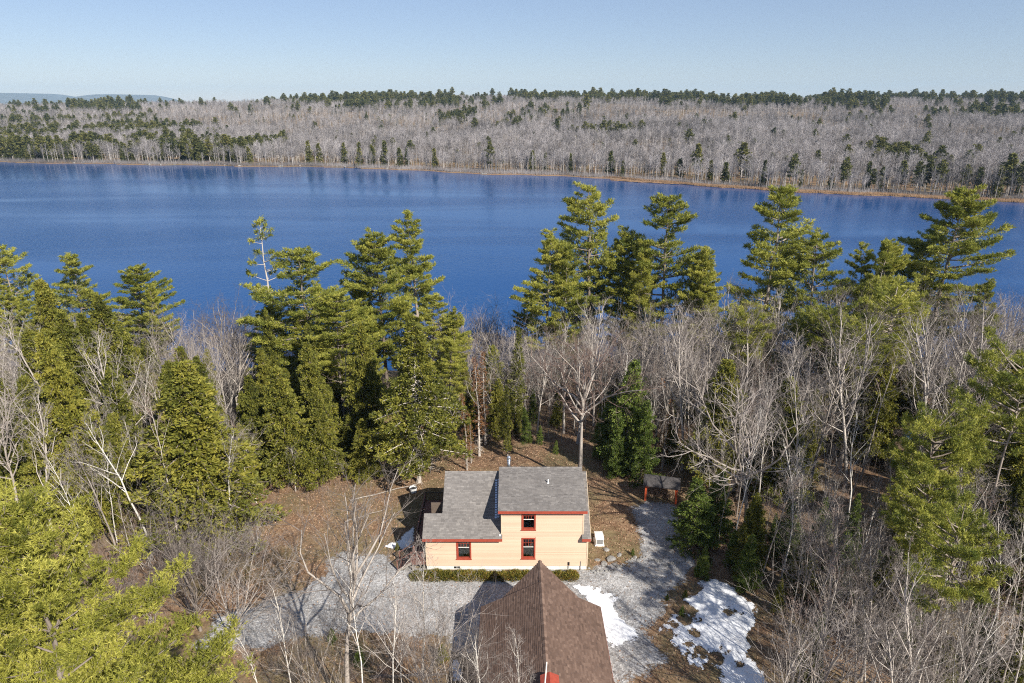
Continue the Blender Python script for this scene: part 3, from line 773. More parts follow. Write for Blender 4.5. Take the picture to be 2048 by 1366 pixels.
# ------------------------------------------------------------------ deck, walkway and stairs
deck = empty('deck', (-8, 57, 0))
def DO(mb, name, mat, parent=deck):
    o = mb.obj(name, mat)
    o.data.transform(__import__('mathutils').Matrix.Translation((8, -57, 0)))
    o.parent = parent
    return o
FZ = 0.95
y = 51.45
while y < 61.5:
    x1 = -6.08 if y > 57.3 else (-7.80 if y < 53.1 else -7.2)
    b = MB(); b.box(-9.0, x1, y, y + 0.135, FZ - 0.035, FZ); DO(b, 'plank', M['deck'])
    y += 0.142
b = MB()
for x_, ya, yb in ((-8.95, 51.45, 61.5), (-7.95, 51.45, 57.3), (-6.2, 57.3, 61.5)): b.box(x_, x_ + 0.05, ya, yb, FZ - 0.24, FZ - 0.036)
b.box(-9.0, -7.8, 51.41, 51.448, FZ - 0.26, FZ); DO(b, 'joists', M['deck'])
for x_, y_ in ((-8.95, 51.5), (-7.92, 51.5), (-8.95, 54.5), (-8.95, 57.5), (-8.95, 61.4), (-6.3, 61.4)):
    b = MB(); b.box(x_ - 0.06, x_ + 0.06, y_ - 0.06, y_ + 0.06, -1.2, FZ - 0.25 ); DO(b, 'post', M['wood_grey'])
def railing(p, q, mat, bal, pickets=0.13, mids=None):
    p, q = np.array(p, float), np.array(q, float)
    L = np.linalg.norm(q - p); n = max(1, round(L / 1.9))
    for i in range(n + 1):
        c = p + (q - p) * i / n
        b = MB(); b.box(c[0] - 0.05, c[0] + 0.05, c[1] - 0.05, c[1] + 0.05, c[2], c[2] + 1.06); DO(b, 'rail_post', mat)
    b = MB(); b.bar(p + (0, 0, 1.0), q + np.array((0, 0, 1.0)), 0.10, 0.045); DO(b, 'handrail', mat)
    b = MB(); b.bar(p + (0, 0, 0.12), q + np.array((0, 0, 0.12)), 0.05, 0.045); DO(b, 'bottom_rail', mat)
    k = int(L / pickets)
    for i in range(1, k):
        c = p + (q - p) * i / k
        b = MB(); b.box(c[0] - 0.016, c[0] + 0.016, c[1] - 0.016, c[1] + 0.016, c[2] + 0.14, c[2] + 0.98); DO(b, 'baluster', bal)
railing((-8.95, 61.4, FZ), (-6.3, 61.4, FZ), M['iron'], M['iron'])
railing((-8.95, 54.4, FZ), (-8.95, 61.2, FZ), M['deck'], M['iron'])
railing((-8.9, 51.5, FZ), (-7.95, 51.5, FZ), M['deck'], M['deck'])
railing((-8.95, 52.9, FZ), (-8.95, 54.3, FZ), M['deck'], M['deck'])
for i in range(4):
    b = MB(); b.box(-9.32 - 0.30 * i, -9.02 - 0.30 * i, 51.55, 52.8, FZ - 0.19 * (i + 1) - 0.04, FZ - 0.19 * (i + 1)); DO(b, 'stair_tread', M['deck'])
for ys in (51.5, 52.85):
    b = MB(); b.bar((-9.0, ys, FZ - 0.12), (-10.35, ys, -0.02), 0.05, 0.24); DO(b, 'stringer', M['wood_grey'])
    railing((-9.05, ys, FZ - 0.05), (-10.35, ys, 0.0), M['deck'], M['iron'])
tag(deck, 'red brown timber deck with railings and a stair beside the cottage', 'deck')

# ------------------------------------------------------------------ garage
gar = empty('garage', (2.25, 38.6, 0))
def GO(mb, name, mat, parent=gar, smooth=False):
    o = mb.obj(name, mat, None, smooth)
    o.data.transform(__import__('mathutils').Matrix.Translation((-2.25, -38.6, 0)))
    o.parent = parent
    return o
GXc, GW, GE, GR_, GY0, GY1, GAP = 2.25, 4.68, 2.70, 5.10, 33.3, 43.6, 46.15
gs = (GR_ - GE) / GW
w = MB()
w.box(-2.0, -1.86, 33.7, 43.2, -0.2, 2.72); w.box(6.36, 6.5, 33.7, 43.2, -0.2, 2.72)
for ya in (33.56, 43.2):
    V = [(x, y, z) for y in (ya, ya + 0.14) for x, z in ((-2.0, -0.2), (6.5, -0.2), (6.5, 2.75), (2.25, 2.75 + 4.25 * gs), (-2.0, 2.75))]
    w.add(V, [np.array([[0, 1, 2, 3, 4], [9, 8, 7, 6, 5]]), np.array([[i, (i + 1) % 5, 5 + (i + 1) % 5, 5 + i] for i in range(5)])])
GO(w, 'wall', M['siding'])
rf = MB()
for s in (-1, 1):
    slab(rf, [(GXc, GY0, GR_), (GXc + s * GW, GY0, GE), (GXc + s * GW, GY1, GE), (GXc, GY1, GR_)], 0.12)
    f = 0.68
    P = [(GXc, GY1 + 0.002, GR_ - 0.03), (GXc + s * GW * f, GY1 + 0.002, GR_ - GW * f * gs - 0.17), (GXc, GAP, GR_ - 0.03)]
    rf.add([(a, b_, c_) for a, b_, c_ in P] + [(a, b_, c_ - 0.1) for a, b_, c_ in P], [np.array([[0, 1, 2], [5, 4, 3]]), np.array([[0, 1, 4, 3], [1, 2, 5, 4], [2, 0, 3, 5]])])
groof = GO(rf, 'roof', M['roof_deck'])
sh = MB()
for s in (-1, 1):
    gl_ = math.hypot(GW, GR_ - GE)
    av = np.array([-s * GW / gl_, 0, (GR_ - GE) / gl_])
    roof_tabs(sh, (GXc + s * GW, 0, GE), (0, 1, 0), av, gl_, lambda v: [(GY0, GY1)])
    h0 = np.array([GXc + s * GW * f, 0, GR_ - GW * f * gs - 0.16]); h1 = np.array([GXc, 0, GR_ - 0.02])
    hl = np.linalg.norm(h1 - h0)
    roof_tabs(sh, h0, (0, 1, 0), (h1 - h0) / hl, hl, lambda v: [(GY1 + 0.005, GY1 + (GAP - GY1) * min(1, v / hl) + 0.02)])
so = GO(sh, 'shingles', M['brown_shingle'], groof); so['kind'] = 'stuff'
y = GY0
while y < GAP - 0.1:
    rc = MB(); z_ = GR_ + (0.05 if y < GY1 else 0.03); V = [(GXc - 0.17, y, z_ - 0.095), (GXc - 0.17, y + 0.31, z_ - 0.10), (GXc, y + 0.31, z_), (GXc, y, z_ + 0.006), (GXc + 0.17, y + 0.31, z_ - 0.10), (GXc + 0.17, y, z_ - 0.095)]
    rc.add(V, np.array([[0, 3, 2, 1], [3, 5, 4, 2]]), random.uniform(0.4, 0.8)); GO(rc, 'ridge_cap', M['brown_shingle'], groof)
    y += 0.3
for s in (-1, 1):
    b = MB(); xe = GXc + s * GW; b.box(min(xe, xe + s * 0.03), max(xe, xe + s * 0.03), GY0, GY1, GE - 0.2, GE); GO(b, 'fascia', M['red'], groof)
cu = MB()      # little red louvred turret on the ridge
cu.box(1.95, 2.85, 33.35, 34.1, 4.7, 5.35)
cup = GO(cu, 'cupola', M['red'], groof)
cu = MB(); 
cu.add([(1.8, 33.2, 5.33), (3.0, 33.2, 5.33), (3.0, 34.25, 5.33), (1.8, 34.25, 5.33), (2.4, 33.2, 5.62), (2.4, 34.25, 5.62)], [np.array([[0, 4, 5, 3], [1, 2, 5, 4], [0, 3, 2, 1]]), np.array([[0, 1, 4], [3, 5, 2]])])
GO(cu, 'cupola_roof', M['red'], groof)
tag(gar, 'garage with brown shingle roof, pointed gable hood and red cupola', 'garage')

# ------------------------------------------------------------------ woodshed
ws = empty('woodshed', (15.9, 63.4, -0.05), R(-14)); ws.scale = (0.9, 0.9, 0.9)
def WO(mb, name, mat, parent=ws): return mb.obj(name, mat, parent)
zb = -0.35
for x_, y_ in ((-1.75, -0.8), (1.75, -0.8), (-1.75, 0.9), (1.75, 0.9)):
    b = MB(); b.box(x_ - 0.11, x_ + 0.11, y_ - 0.11, y_ + 0.11, zb, 2.35 if y_ < 0 else 2.35); WO(b, 'post', M['red_post'] if 'red_post' in M else M.setdefault('red_post', plain('orange_red_paint', (0.48, 0.085, 0.03), 0.6)))
for i in range(9):
    b = MB(); b.box(-1.7, 1.7, 0.96, 0.985, 0.0 + i * 0.24 - 0.1, 0.225 + i * 0.24 - 0.1); WO(b, 'board', M['wood_grey'])
b = MB(); slab(b, [(-2.1, -1.25, 2.25), (2.1, -1.25, 2.25), (2.1, 0.05, 3.05), (-2.1, 0.05, 3.05)], 0.08); slab(b, [(-2.1, 0.052, 3.05), (2.1, 0.052, 3.05), (2.1, 1.35, 2.25), (-2.1, 1.35, 2.25)], 0.08)
wr = WO(b, 'roof', M['roof_deck'])
sh = MB(); l_ = math.hypot(1.3, 0.8); roof_tabs(sh, (0, -1.25, 2.25), (1, 0, 0), (0, 1.3 / l_, 0.8 / l_), l_, lambda v: [(-2.1, 2.1)])
roof_tabs(sh, (0, 1.35, 2.25), (1, 0, 0), (0, -1.3 / l_, 0.8 / l_), l_, lambda v: [(-2.1, 2.1)])
M['dark_shingle'] = shingle_mat('dark_shingles', [(0.1, (0.035, 0.033, 0.033)), (0.9, (0.11, 0.10, 0.098))])
o = WO(sh, 'shingles', M['dark_shingle'], wr); o['kind'] = 'stuff'
b = MB(); b.bar((-1.75, -0.8, 2.15), (1.75, -0.8, 2.15), 0.1, 0.16); WO(b, 'beam', M['red_post'])
b = MB(); b.bar((-1.75, -0.8, 1.6), (-1.2, -0.8, 2.12), 0.08, 0.08); WO(b, 'brace', M['red_post'])
tag(ws, 'small open woodshed with red posts and dark shingle roof beside the gravel path', 'shed')
fw = MB()
M['log_end'] = plain('split_firewood', (0.30, 0.21, 0.14), 0.9, 0.35, 2.0)
for i in range(22):
    for j in range(10):
        x_, z_ = -1.55 + i * 0.145 + random.uniform(-0.02, 0.02), -0.15 + j * 0.135
        rr = random.uniform(0.05, 0.075); y0 = random.uniform(0.05, 0.25)
        fw.tube([(x_, y0, z_), (x_, 0.9, z_ + random.uniform(-.03, .03))], [rr, rr], random.choice((4, 5, 6)), cap=True)
o = fw.obj('firewood', M['log_end']); o.location = ws.location; o.rotation_euler = ws.rotation_euler; o.scale = ws.scale
tag(o, 'stack of split firewood stored under the woodshed roof', 'firewood', kind='stuff')

# ------------------------------------------------------------------ small things in the yard
gen = empty('generator', (8.35, 55.6, 0), R(2))
b = MB(); b.box(-0.45, 0.45, -0.6, 0.75, -0.05, 0.10); b.obj('pad', M['foundation'], gen)
b = MB(); b.box(-0.36, 0.36, -0.5, 0.6, 0.10, 0.72); b.obj('cabinet', M['white'], gen)
b = MB(); V = [(x_, y_, z_) for x_ in (-0.4, 0.4) for y_, z_ in ((-0.55, 0.72), (0.65, 0.72), (0.65, 0.86), (0.1, 0.95), (-0.55, 0.80))]
b.add(V, [np.array([[0, 1, 2, 3, 4], [9, 8, 7, 6, 5]]), np.array([[i, 5 + i, 5 + (i + 1) % 5, (i + 1) % 5] for i in range(5)])]); b.obj('lid', M['white'], gen)
b = MB()
for k in range(7): b.box(-0.3, 0.3, -0.512, -0.502, 0.2 + k * 0.07, 0.24 + k * 0.07)
b.obj('louvre', M['iron'], gen)
tag(gen, 'white standby generator cabinet on a pad near the cottage side wall', 'generator')

bk = empty('bucket', (-10.75, 64.8, float(terrain(-10.75, 64.8))))
b = MB(); b.tube([(0, 0, 0), (0, 0, 0.55)], [0.33, 0.42], 16, cap=False); b.tube([(0, 0, 0.02), (0, 0, 0.04)], [0.3, 0.3], 16, cap=True); b.obj('pail', M['white'], bk, True)
b = MB(); b.tube([(0, 0, 0.36), (0, 0, 0.40)], [0.36, 0.37], 16, cap=True); b.obj('soil', M['iron'], bk)
b = MB(); b.tube([(-0.42, 0, 0.5), (-0.3, 0, 0.8), (0, 0, 0.92), (0.3, 0, 0.8), (0.42, 0, 0.5)], [0.012] * 5, 5); b.obj('handle', M['steel'], bk)
tag(bk, 'white tub with dark filling on the leaves beneath the spreading hemlock', 'tub')
bp_ = at_depth(1815, 880, 80)
br = empty('barrel', (bp_[0], 80, float(terrain(bp_[0], 80))))
blue = plain('blue_plastic', (0.02, 0.16, 0.52), 0.4, 0.1)
b = MB(); b.tube([(0, 0, 0), (0, 0, 0.1), (0, 0, 0.6), (0, 0, 1.1), (0, 0, 1.2)], [0.46, 0.5, 0.55, 0.5, 0.45], 18, cap=True); b.obj('drum', blue, br, True)
for z_ in (0.35, 0.85):
    b = MB(); b.tube([(0, 0, z_ - 0.03), (0, 0, z_), (0, 0, z_ + 0.03)], [0.53, 0.57, 0.53], 18); b.obj('hoop', blue, br, True)
tag(br, 'bright blue plastic barrel standing among the pines', 'barrel')

def boulder(loc, sx, sy, sz, seed):
    r_ = np.random.default_rng(seed)
    n, k = 7, 11
    V = []
    dirs = r_.normal(size=(9, 3)); dirs /= np.linalg.norm(dirs, axis=1)[:, None]; cut = r_.uniform(0.62, 0.95, 9)
    for i in range(n + 1):
        for j in range(k):
            a, b_ = math.pi * i / n, 2 * math.pi * j / k + i * 0.2
            d = np.array([math.sin(a) * math.cos(b_), math.sin(a) * math.sin(b_), math.cos(a)])
            s = 1.0
            for q, c_ in zip(dirs, cut):
                t = d @ q
                if t > 0.1: s = min(s, c_ / t)
            V.append(d * s * (sx, sy, sz))
    F = [[i * k + j, i * k + (j + 1) % k, (i + 1) * k + (j + 1) % k, (i + 1) * k + j] for i in range(n) for j in range(k)]
    m = MB(); m.add(V, np.array(F)); o = m.obj('boulder', M['rock']); o.location = loc
    o.rotation_euler = (0, 0, r_.uniform(0, 6))
    return o
M['rock'] = plain('lichened_granite', (0.24, 0.23, 0.215), 0.9, 0.35, 2.5, bump=0.5)
for i, (px, py, s) in enumerate([(1222, 1118, 0.55), (1208, 1128, 0.4), (1213, 1100, 0.35), (1238, 1110, 0.3), (1195, 1120, 0.28), (1230, 1130, 0.3)]):
    x_, y_ = G(px, py)
    tag(boulder((x_, y_, 0.02), s * 1.15, s * 0.8, s * 0.5, 30 + i), 'grey granite boulder in the outcrop beyond the generator', 'boulder', 'outcrop boulders beyond the generator')
for i in range(34):
    t = i / 33
    px = 1178 + 190 * t; py = 1140 + 10 * math.sin(t * 9) - 25 * t + random.uniform(-4, 4)
    x_, y_ = G(px, py); s = random.uniform(0.10, 0.24)
    tag(boulder((x_, y_, 0.03), s, s * 0.9, s * 0.7, 60 + i), 'small rounded stone edging the gravel by the cottage corner', 'stone', 'stones edging the gravel')

# fallen timber
def log(a, b, r, label, mat='bark_pale'):
    a, b = np.array(a, float), np.array(b, float)
    n = 6
    P = [a + (b - a) * i / n + np.array([0, 0, 0.05 * math.sin(i * 2.1)]) for i in range(n + 1)]
    c = (a + b) / 2
    m = MB(); m.tube(np.array(P) - c, np.linspace(r, r * 0.55, n + 1), 7, cap=True)
    for k in range(3):
        q = P[2 + k] - c; m.tube([q, q + rng.normal(size=3) * (0.2, 0.2, 0.1) + (0, 0, r + 0.25)], [r * 0.3, 0.01], 4)
    o = m.obj('fallen_log', M[mat], smooth=True); o.location = c
    tag(o, label, 'log')
log((*G(742, 1357), 0.16), (*G(890, 1352), 0.2), 0.13, 'dark pole lying along the bank left of the garage', 'bark_dark')
log((*G(700, 1003), 0.12), (*G(842, 968), 0.14), 0.07, 'thin pale fallen stem beside the white tub')
log((*G(690, 1045), 0.1), (*G(770, 1020), 0.1), 0.06, 'thin bleached stick lying on the leaves above the drive')

# foundation shrubs
def shrub_mesh(seed, r, h, n, mat, name):
    r_ = np.random.default_rng(seed)
    a = r_.uniform(0, 2 * math.pi, n); q = np.sqrt(r_.uniform(0, 1, n))
    C = np.stack([q * r * np.cos(a), q * r * np.sin(a), np.zeros(n)], 1)
    C[:, 2] = r_.uniform(0.1, 1.0, n) * h * (1 - 0.55 * q ** 2)
    D = np.stack([np.cos(a) * q, np.sin(a) * q, np.full(n, 0.8)], 1) + r_.normal(size=(n, 3)) * 0.5
    D /= np.linalg.norm(D, axis=1)[:, None]
    m = MB(); m.blades(C, D, r_.uniform(0.14, 0.3, n), 0.06, np.clip(r_.normal(0.45, 0.25, n), 0, 1))
    return m.mesh(name, mat)
M['juniper'] = foliage('bronzed_shrub_leaves', [(0.05, (0.045, 0.060, 0.012)), (0.5, (0.19, 0.175, 0.028)), (0.8, (0.30, 0.21, 0.04)), (0.98, (0.30, 0.13, 0.035))], patch=0.8)
jun = [shrub_mesh(i, 0.75, 0.75, 1500, M['juniper'], 'foliage') for i in range(3)]
st = MB()
for k in range(9):
    a = k * 0.7; st.tube([(0, 0, -0.05), (0.15 * math.cos(a), 0.15 * math.sin(a), 0.2), (0.4 * math.cos(a), 0.4 * math.sin(a), 0.45)], [0.02, 0.015, 0.006], 4)
stm = st.mesh('stem', M['bark_dark'])
for i in range(15):
    px = 832 + i * 22.0
    x_, y_ = G(px + random.uniform(-3, 3), 1156)
    s = empty('foundation_shrub', (x_, y_ + 0.05, 0), random.uniform(0, 6))
    k = random.uniform(0.72, 0.95); s.scale = (k, k, k * random.uniform(0.8, 1.05))
    link('foliage', jun[i % 3], s); link('stem', stm, s)
    tag(s, 'low bronzed green shrub in the row along the cottage foundation', 'shrub', 'foundation shrubs along the cottage')

# ------------------------------------------------------------------ tree makers
UP = np.array([0, 0, 1.0])
def unit(v): return v / (np.linalg.norm(v) + 1e-9)
def perp(d, a):
    r_ = np.array([1.0, 0, 0]) if abs(d[0]) < 0.7 else np.array([0, 1.0, 0])
    u_ = unit(np.cross(d, r_)); w_ = np.cross(d, u_)
    return u_ * math.cos(a) + w_ * math.sin(a)

FORMS = {
    # fork: leader height share, limbs, limb angle, limb length share, branch counts, droop
    'maple':  dict(lead=0.97, start=0.30, limbs=14, ang=(0.55, 0.95), ll=0.40, nb=6, nt=4, ns=3, trop=0.14, r=0.0105),
    'oak':    dict(lead=0.62, start=0.36, limbs=11, ang=(0.7, 1.25), ll=0.47, nb=7, nt=5, ns=4, trop=0.07, r=0.014),
    'birch':  dict(lead=0.98, start=0.42, limbs=12, ang=(0.4, 0.75), ll=0.27, nb=5, nt=4, ns=4, trop=0.10, r=0.0062),
    'vase':   dict(lead=0.30, start=0.10, limbs=13, ang=(0.25, 0.7), ll=0.74, nb=7, nt=4, ns=3, trop=0.12, r=0.0085),
    'pole':   dict(lead=0.98, start=0.55, limbs=9, ang=(0.5, 1.0), ll=0.20, nb=4, nt=4, ns=3, trop=0.08, r=0.0065),
    'bigoak': dict(lead=0.55, start=0.34, limbs=12, ang=(0.6, 1.05), ll=0.40, nb=8, nt=5, ns=4, trop=0.08, r=0.0145),
    'snag':   dict(lead=0.98, start=0.2, limbs=16, ang=(1.0, 1.5), ll=0.14, nb=3, nt=2, ns=2, trop=0.0, r=0.0075),
}
def bare_tree(seed, H, form):
    f = FORMS[form]; r_ = np.random.default_rng(seed)
    T, B = MB(), MB()
    S0, S1, SR = [], [], []
    def grow(p, d, L, r, lvl):
        n = (7, 5, 4, 3)[lvl]
        wig = (0.05, 0.16, 0.22, 0.28)[lvl]
        P = [p]; dd = d.copy()
        for i in range(n):
            dd = unit(dd + r_.normal(size=3) * wig + UP * f['trop'] * (1 if lvl else 0.3))
            P.append(P[-1] + dd * L / n)
        P = np.array(P)
        taper = np.linspace(1, 0.30 if lvl else 0.25, n + 1)
        if lvl == 0: taper[0] = 1.35
        (T if lvl <= 1 else B).tube(P, r * taper, (7, 5, 4, 3)[lvl], tone=r_.uniform(0.3, 0.7))
        def at(t):
            i = min(int(t * n), n - 1); u_ = t * n - i
            return P[i] * (1 - u_) + P[i + 1] * u_, unit(P[i + 1] - P[i])
        if lvl == 3:
            k = f['ns']
            for t in np.append(r_.uniform(0.15, 1, k), 1.0):
                q, e = at(min(t, 0.999))
                e = unit(e + perp(e, r_.uniform(0, 6.28)) * r_.uniform(0.3, 0.9) * (t < 1) + UP * 0.12)
                l2 = L * r_.uniform(0.35, 0.8)
                S0.append(q); S1.append(q + e * l2); SR.append(max(r * 0.42, 0.007))
            return
        cnt = (f['limbs'], f['nb'], f['nt'])[lvl]
        lo = (f['start'] / f['lead'], 0.22, 0.2)[lvl]
        for k in range(cnt):
            t = lo + (1 - lo) * ((k + r_.uniform(0.1, 0.9)) / cnt) ** (0.9 if lvl else 1.0)
            q, e = at(min(t, 0.999))
            a = k * 2.4 + r_.uniform(-0.5, 0.5)
            if lvl == 0:
                th = r_.uniform(*f['ang']) * (1.15 - 0.45 * t)
                if f['lead'] < 0.7 and k >= cnt - 4: th = r_.uniform(0.25, 0.6)
                l2 = H * f['ll'] * r_.uniform(0.7, 1.1) * (1.0 if f['lead'] < 0.7 else (1.12 - 0.80 * ((t - lo) / (1 - lo)) ** 1.3))
                r2 = r * r_.uniform(0.34, 0.5) * (1.0 if f['lead'] < 0.7 else (1.1 - 0.55 * t))
            else:
                th = r_.uniform(0.45, 0.95); l2 = L * r_.uniform(0.36, 0.6) * (1.1 - 0.45 * t); r2 = r * r_.uniform(0.38, 0.52) * (1.1 - 0.4 * t)
            e2 = unit(e * math.cos(th) + perp(e, a) * math.sin(th))
            grow(q, e2, l2, max(r2, 0.009), lvl + 1)
    grow(np.zeros(3), unit(UP + r_.normal(size=3) * (0.03, 0.03, 0)), H * f['lead'], H * f['r'], 0)
    T.V[0][:7, 2] -= 0.3
    B.spikes(np.array(S0), np.array(S1), np.array(SR), 0.5)
    top = max(np.max(v[:, 2]) for v in B.V)
    for m in (T, B): m.V = [v * (H / top) if False else v * np.array([1, 1, H / top]) for v in m.V]
    return T, B

def conifer(seed, H, Rm, c0=0.3, whorl=0.75, per=5, prof='pine', n_t=46, nb=7, bl=0.42, bw=0.10, rise=0.15, flat=0.12, gap=0.12, r0=0.013, dead=6, width=0.30, spread=0.6, kinks=0.25, tip=0.35, up=0.55, plume=False, vj=0.045):
    r_ = np.random.default_rng(seed)
    T, Cn = MB(), MB()
    n = 10
    tz = np.linspace(0, H, n)
    wx = np.cumsum(r_.normal(0, 0.006 * H, n)) * np.linspace(0, 1, n); wy = np.cumsum(r_.normal(0, 0.006 * H, n)) * np.linspace(0, 1, n)
    tr = H * r0 * (1 - 0.93 * (tz / H) ** 0.9); tr[0] *= 1.3
    P = np.stack([wx, wy, tz], 1); P[0, 2] = -0.4
    T.tube(P, tr, 8, tone=0.5)
    def axis_at(z): return np.array([np.interp(z, tz, wx), np.interp(z, tz, wy), z])
    CC, DD, TT = [], [], []
    z = H * 0.985
    sect = r_.uniform(0.55, 1.25, 8)                         # lopsided crown
    while z > H * c0:
        t = (H - z) / (H * (1 - c0))
        if prof == 'pine': pr = min(1.0, 0.16 + 1.55 * t ** 0.85) * (1 - 0.35 * max(0, t - 0.6) / 0.4)
        elif prof == 'cone': pr = 0.06 + 0.94 * t ** 0.82
        elif prof == 'round': pr = math.sqrt(max(0.04, 1 - (2 * t - 0.9) ** 2)) * 0.95 + 0.08
        else: pr = 0.05 + 0.95 * t
        k = per + r_.integers(-1, 2)
        a0 = r_.uniform(0, 6.28)
        for i in range(max(2, k)):
            if r_.random() < gap: continue
            a = a0 + i * 6.283 / k + r_.normal(0, kinks)
            L = Rm * pr * r_.uniform(0.55, 1.15) * ((0.85 + 0.15 * sect[int((a % 6.283) / 6.2832 * 8)]) if prof == 'cone' else np.interp((a % 6.283) / 6.283 * 8, np.arange(9), np.append(sect, sect[0])))
            out = np.array([math.cos(a), math.sin(a), 0]); side = np.array([-out[1], out[0], 0])
            s = r_.normal(rise, 0.08) * (1 + 1.6 * (1 - t) ** 3)
            b = axis_at(z + r_.uniform(-0.3, 0.3) * whorl)
            u = np.linspace(0, 1, 5)
            LP = b + out * (u * L)[:, None] + UP * (L * (s * u + (flat * u ** 2 if prof != 'droop' else -0.32 * u ** 2)))[:, None] + side * (L * 0.10 * r_.normal() * u ** 2)[:, None]
            T.tube(LP, np.maximum(0.012, (0.010 if plume else 0.018) * L * (1 - 0.85 * u) + 0.008), 4, tone=0.5)
            m = max(4, int(n_t * (L / Rm) ** 1.15 * r_.uniform(0.8, 1.2)))
            uu = tip + (1 - tip) * r_.random(m) ** 0.75
            lat = r_.uniform(-1, 1, m) * (width * L * (1.05 - uu) ** 0.6 + 0.12)
            base = np.stack([np.interp(uu, u, LP[:, j]) for j in range(3)], 1)
            c = base + side * lat[:, None] + out * (np.abs(lat) * -0.25 + r_.normal(0, 0.1, m))[:, None] + UP * r_.normal(0.03, vj + vj * 0.6 * L, m)[:, None]
            d = out * 0.55 + side * (lat / (np.abs(lat).max() + 1e-6))[:, None] * 0.6 + UP * up + r_.normal(size=(m, 3)) * 0.25
            CC.append(c); DD.append(d); TT.append(np.clip(r_.normal(0.5, 0.16, m) + r_.normal(0, 0.10), 0, 1))
        z -= whorl * r_.uniform(0.7, 1.3) * (0.6 + 0.6 * t)
    for i in range(4 * nb // 2):                             # leader
        CC.append(axis_at(H * 0.97 + 0.03 * H * r_.random(3).mean())[None] + r_.normal(size=(1, 3)) * 0.12); DD.append(np.array([[0, 0, 1.0]]) + r_.normal(size=(1, 3)) * 0.4); TT.append(np.array([0.6]))
    C, D, TN = np.concatenate(CC), np.concatenate(DD), np.concatenate(TT)
    D /= np.linalg.norm(D, axis=1)[:, None] + 1e-9
    if plume:                                                # boughs end in upswept plumes of bottle-brush shoots
        keep = C[:, 2] > 0.2 * H
        C, D, TN = C[keep], D[keep], TN[keep]
        D = D * (0.7, 0.7, 1.0) + np.array([0, 0, 0.45]); D /= np.linalg.norm(D, axis=1)[:, None]
        k1 = 13
        Sd = np.repeat(D, k1, 0) + r_.normal(size=(len(D) * k1, 3)) * 0.5; Sd /= np.linalg.norm(Sd, axis=1)[:, None]
        Sc = np.repeat(C, k1, 0) + r_.normal(size=Sd.shape) * 0.13; St = np.repeat(TN, k1)
        Sl = r_.uniform(0.18, 0.42, len(Sd))
        k2 = 16
        q = r_.uniform(0.1, 1.0, (len(Sd), k2))
        C = (Sc[:, None, :] + Sd[:, None, :] * (q * Sl[:, None])[:, :, None]).reshape(-1, 3)
        D = np.repeat(Sd, k2, 0) * 0.9 + r_.normal(size=(len(Sd) * k2, 3)) * 0.55; D /= np.linalg.norm(D, axis=1)[:, None]
        TN = np.clip(np.repeat(St, k2) + 0.22 * (q.ravel() - 0.4), 0, 1)
        Cn.needles(C, D, r_.uniform(0.10, 0.18, len(C)), 0.030, TN)
        T.spikes(Sc[::3], (Sc + Sd * Sl[:, None])[::3], 0.012, 0.5)
        return T, Cn
    C = np.repeat(C, nb, 0); D = np.repeat(D, nb, 0) + r_.normal(size=(len(C), 3)) * spread; TN = np.repeat(TN, nb)
    D /= np.linalg.norm(D, axis=1)[:, None] + 1e-9
    C = C + r_.normal(size=C.shape) * bl * 0.18
    Cn.blades(C, D, bl * r_.uniform(0.6, 1.2, len(C)), bw * r_.uniform(0.7, 1.3, len(C)), np.clip(TN + r_.normal(0, 0.06, len(TN)), 0, 1))
    P0, P1 = [], []                                          # dead lower stubs
    for i in range(dead):
        zz_ = r_.uniform(0.05, max(c0, 0.12)) * H; a = r_.uniform(0, 6.28); L = r_.uniform(0.4, 1.0) * Rm * 0.6
        b = axis_at(zz_); P0.append(b); P1.append(b + np.array([math.cos(a) * L, math.sin(a) * L, -0.15 * L]))
        for q in range(5):
            w_ = r_.uniform(0.3, 0.95); m_ = b + (P1[-1 - q] - b) * w_; P0.append(m_); P1.append(m_ + r_.normal(size=3) * 0.25 * L * (1, 1, 0.5))
    if P0: T.spikes(np.array(P0), np.array(P1), np.where(np.arange(len(P0)) % 6 == 0, 0.032, 0.014), 0.5)
    return T, Cn

PROTO = {}
def proto(key, T, Cn, H, mt, mc, tn='trunk', cn='crown'):
    PROTO[key] = (T.mesh(tn, mt, True), Cn.mesh(cn, mc), H)
for i, (H, Rr, c0, gp, wh) in enumerate([(30, 6.0, 0.28, 0.12, 1.15), (30, 6.6, 0.34, 0.20, 1.4), (28, 6.6, 0.24, 0.10, 1.15), (29, 5.6, 0.32, 0.16, 1.3)]):
    T, C = conifer(100 + i, H, Rr, c0, whorl=wh, per=5, n_t=120, nb=9, gap=gp, bl=0.44, bw=0.085, rise=0.12, flat=0.18, width=0.34, dead=12, tip=0.3, up=0.8, vj=0.028)
    proto('pine%d' % i, T, C, H, M['bark_pine'], M['pine'])
T, C = conifer(120, 27, 3.6, 0.45, whorl=1.5, per=4, n_t=36, nb=7, gap=0.35, bl=0.45, bw=0.1, dead=26, tip=0.55); proto('thinpine', T, C, 27, M['bark_pale'], M['pine'])
for i in range(3):
    T, C = conifer(140 + i, 18, 5.6, 0.10, whorl=0.42, per=7, prof='cone', n_t=72, nb=5, bl=0.36, bw=0.15, rise=0.02, flat=-0.12, gap=0.06, width=0.34, spread=0.55, tip=0.22, up=0.25, dead=14); proto('hemlock%d' % i, T, C, 18, M['bark_pine'], M['hemlock'])
T, C = conifer(150, 19, 6.4, 0.20, whorl=0.55, per=7, prof='cone', n_t=100, nb=5, bl=0.36, bw=0.14, rise=0.0, flat=-0.10, gap=0.16, width=0.30, spread=0.55, tip=0.28, up=0.25, dead=40, r0=0.012); proto('openhemlock', T, C, 19, M['bark_pale'], M['hemlock'])
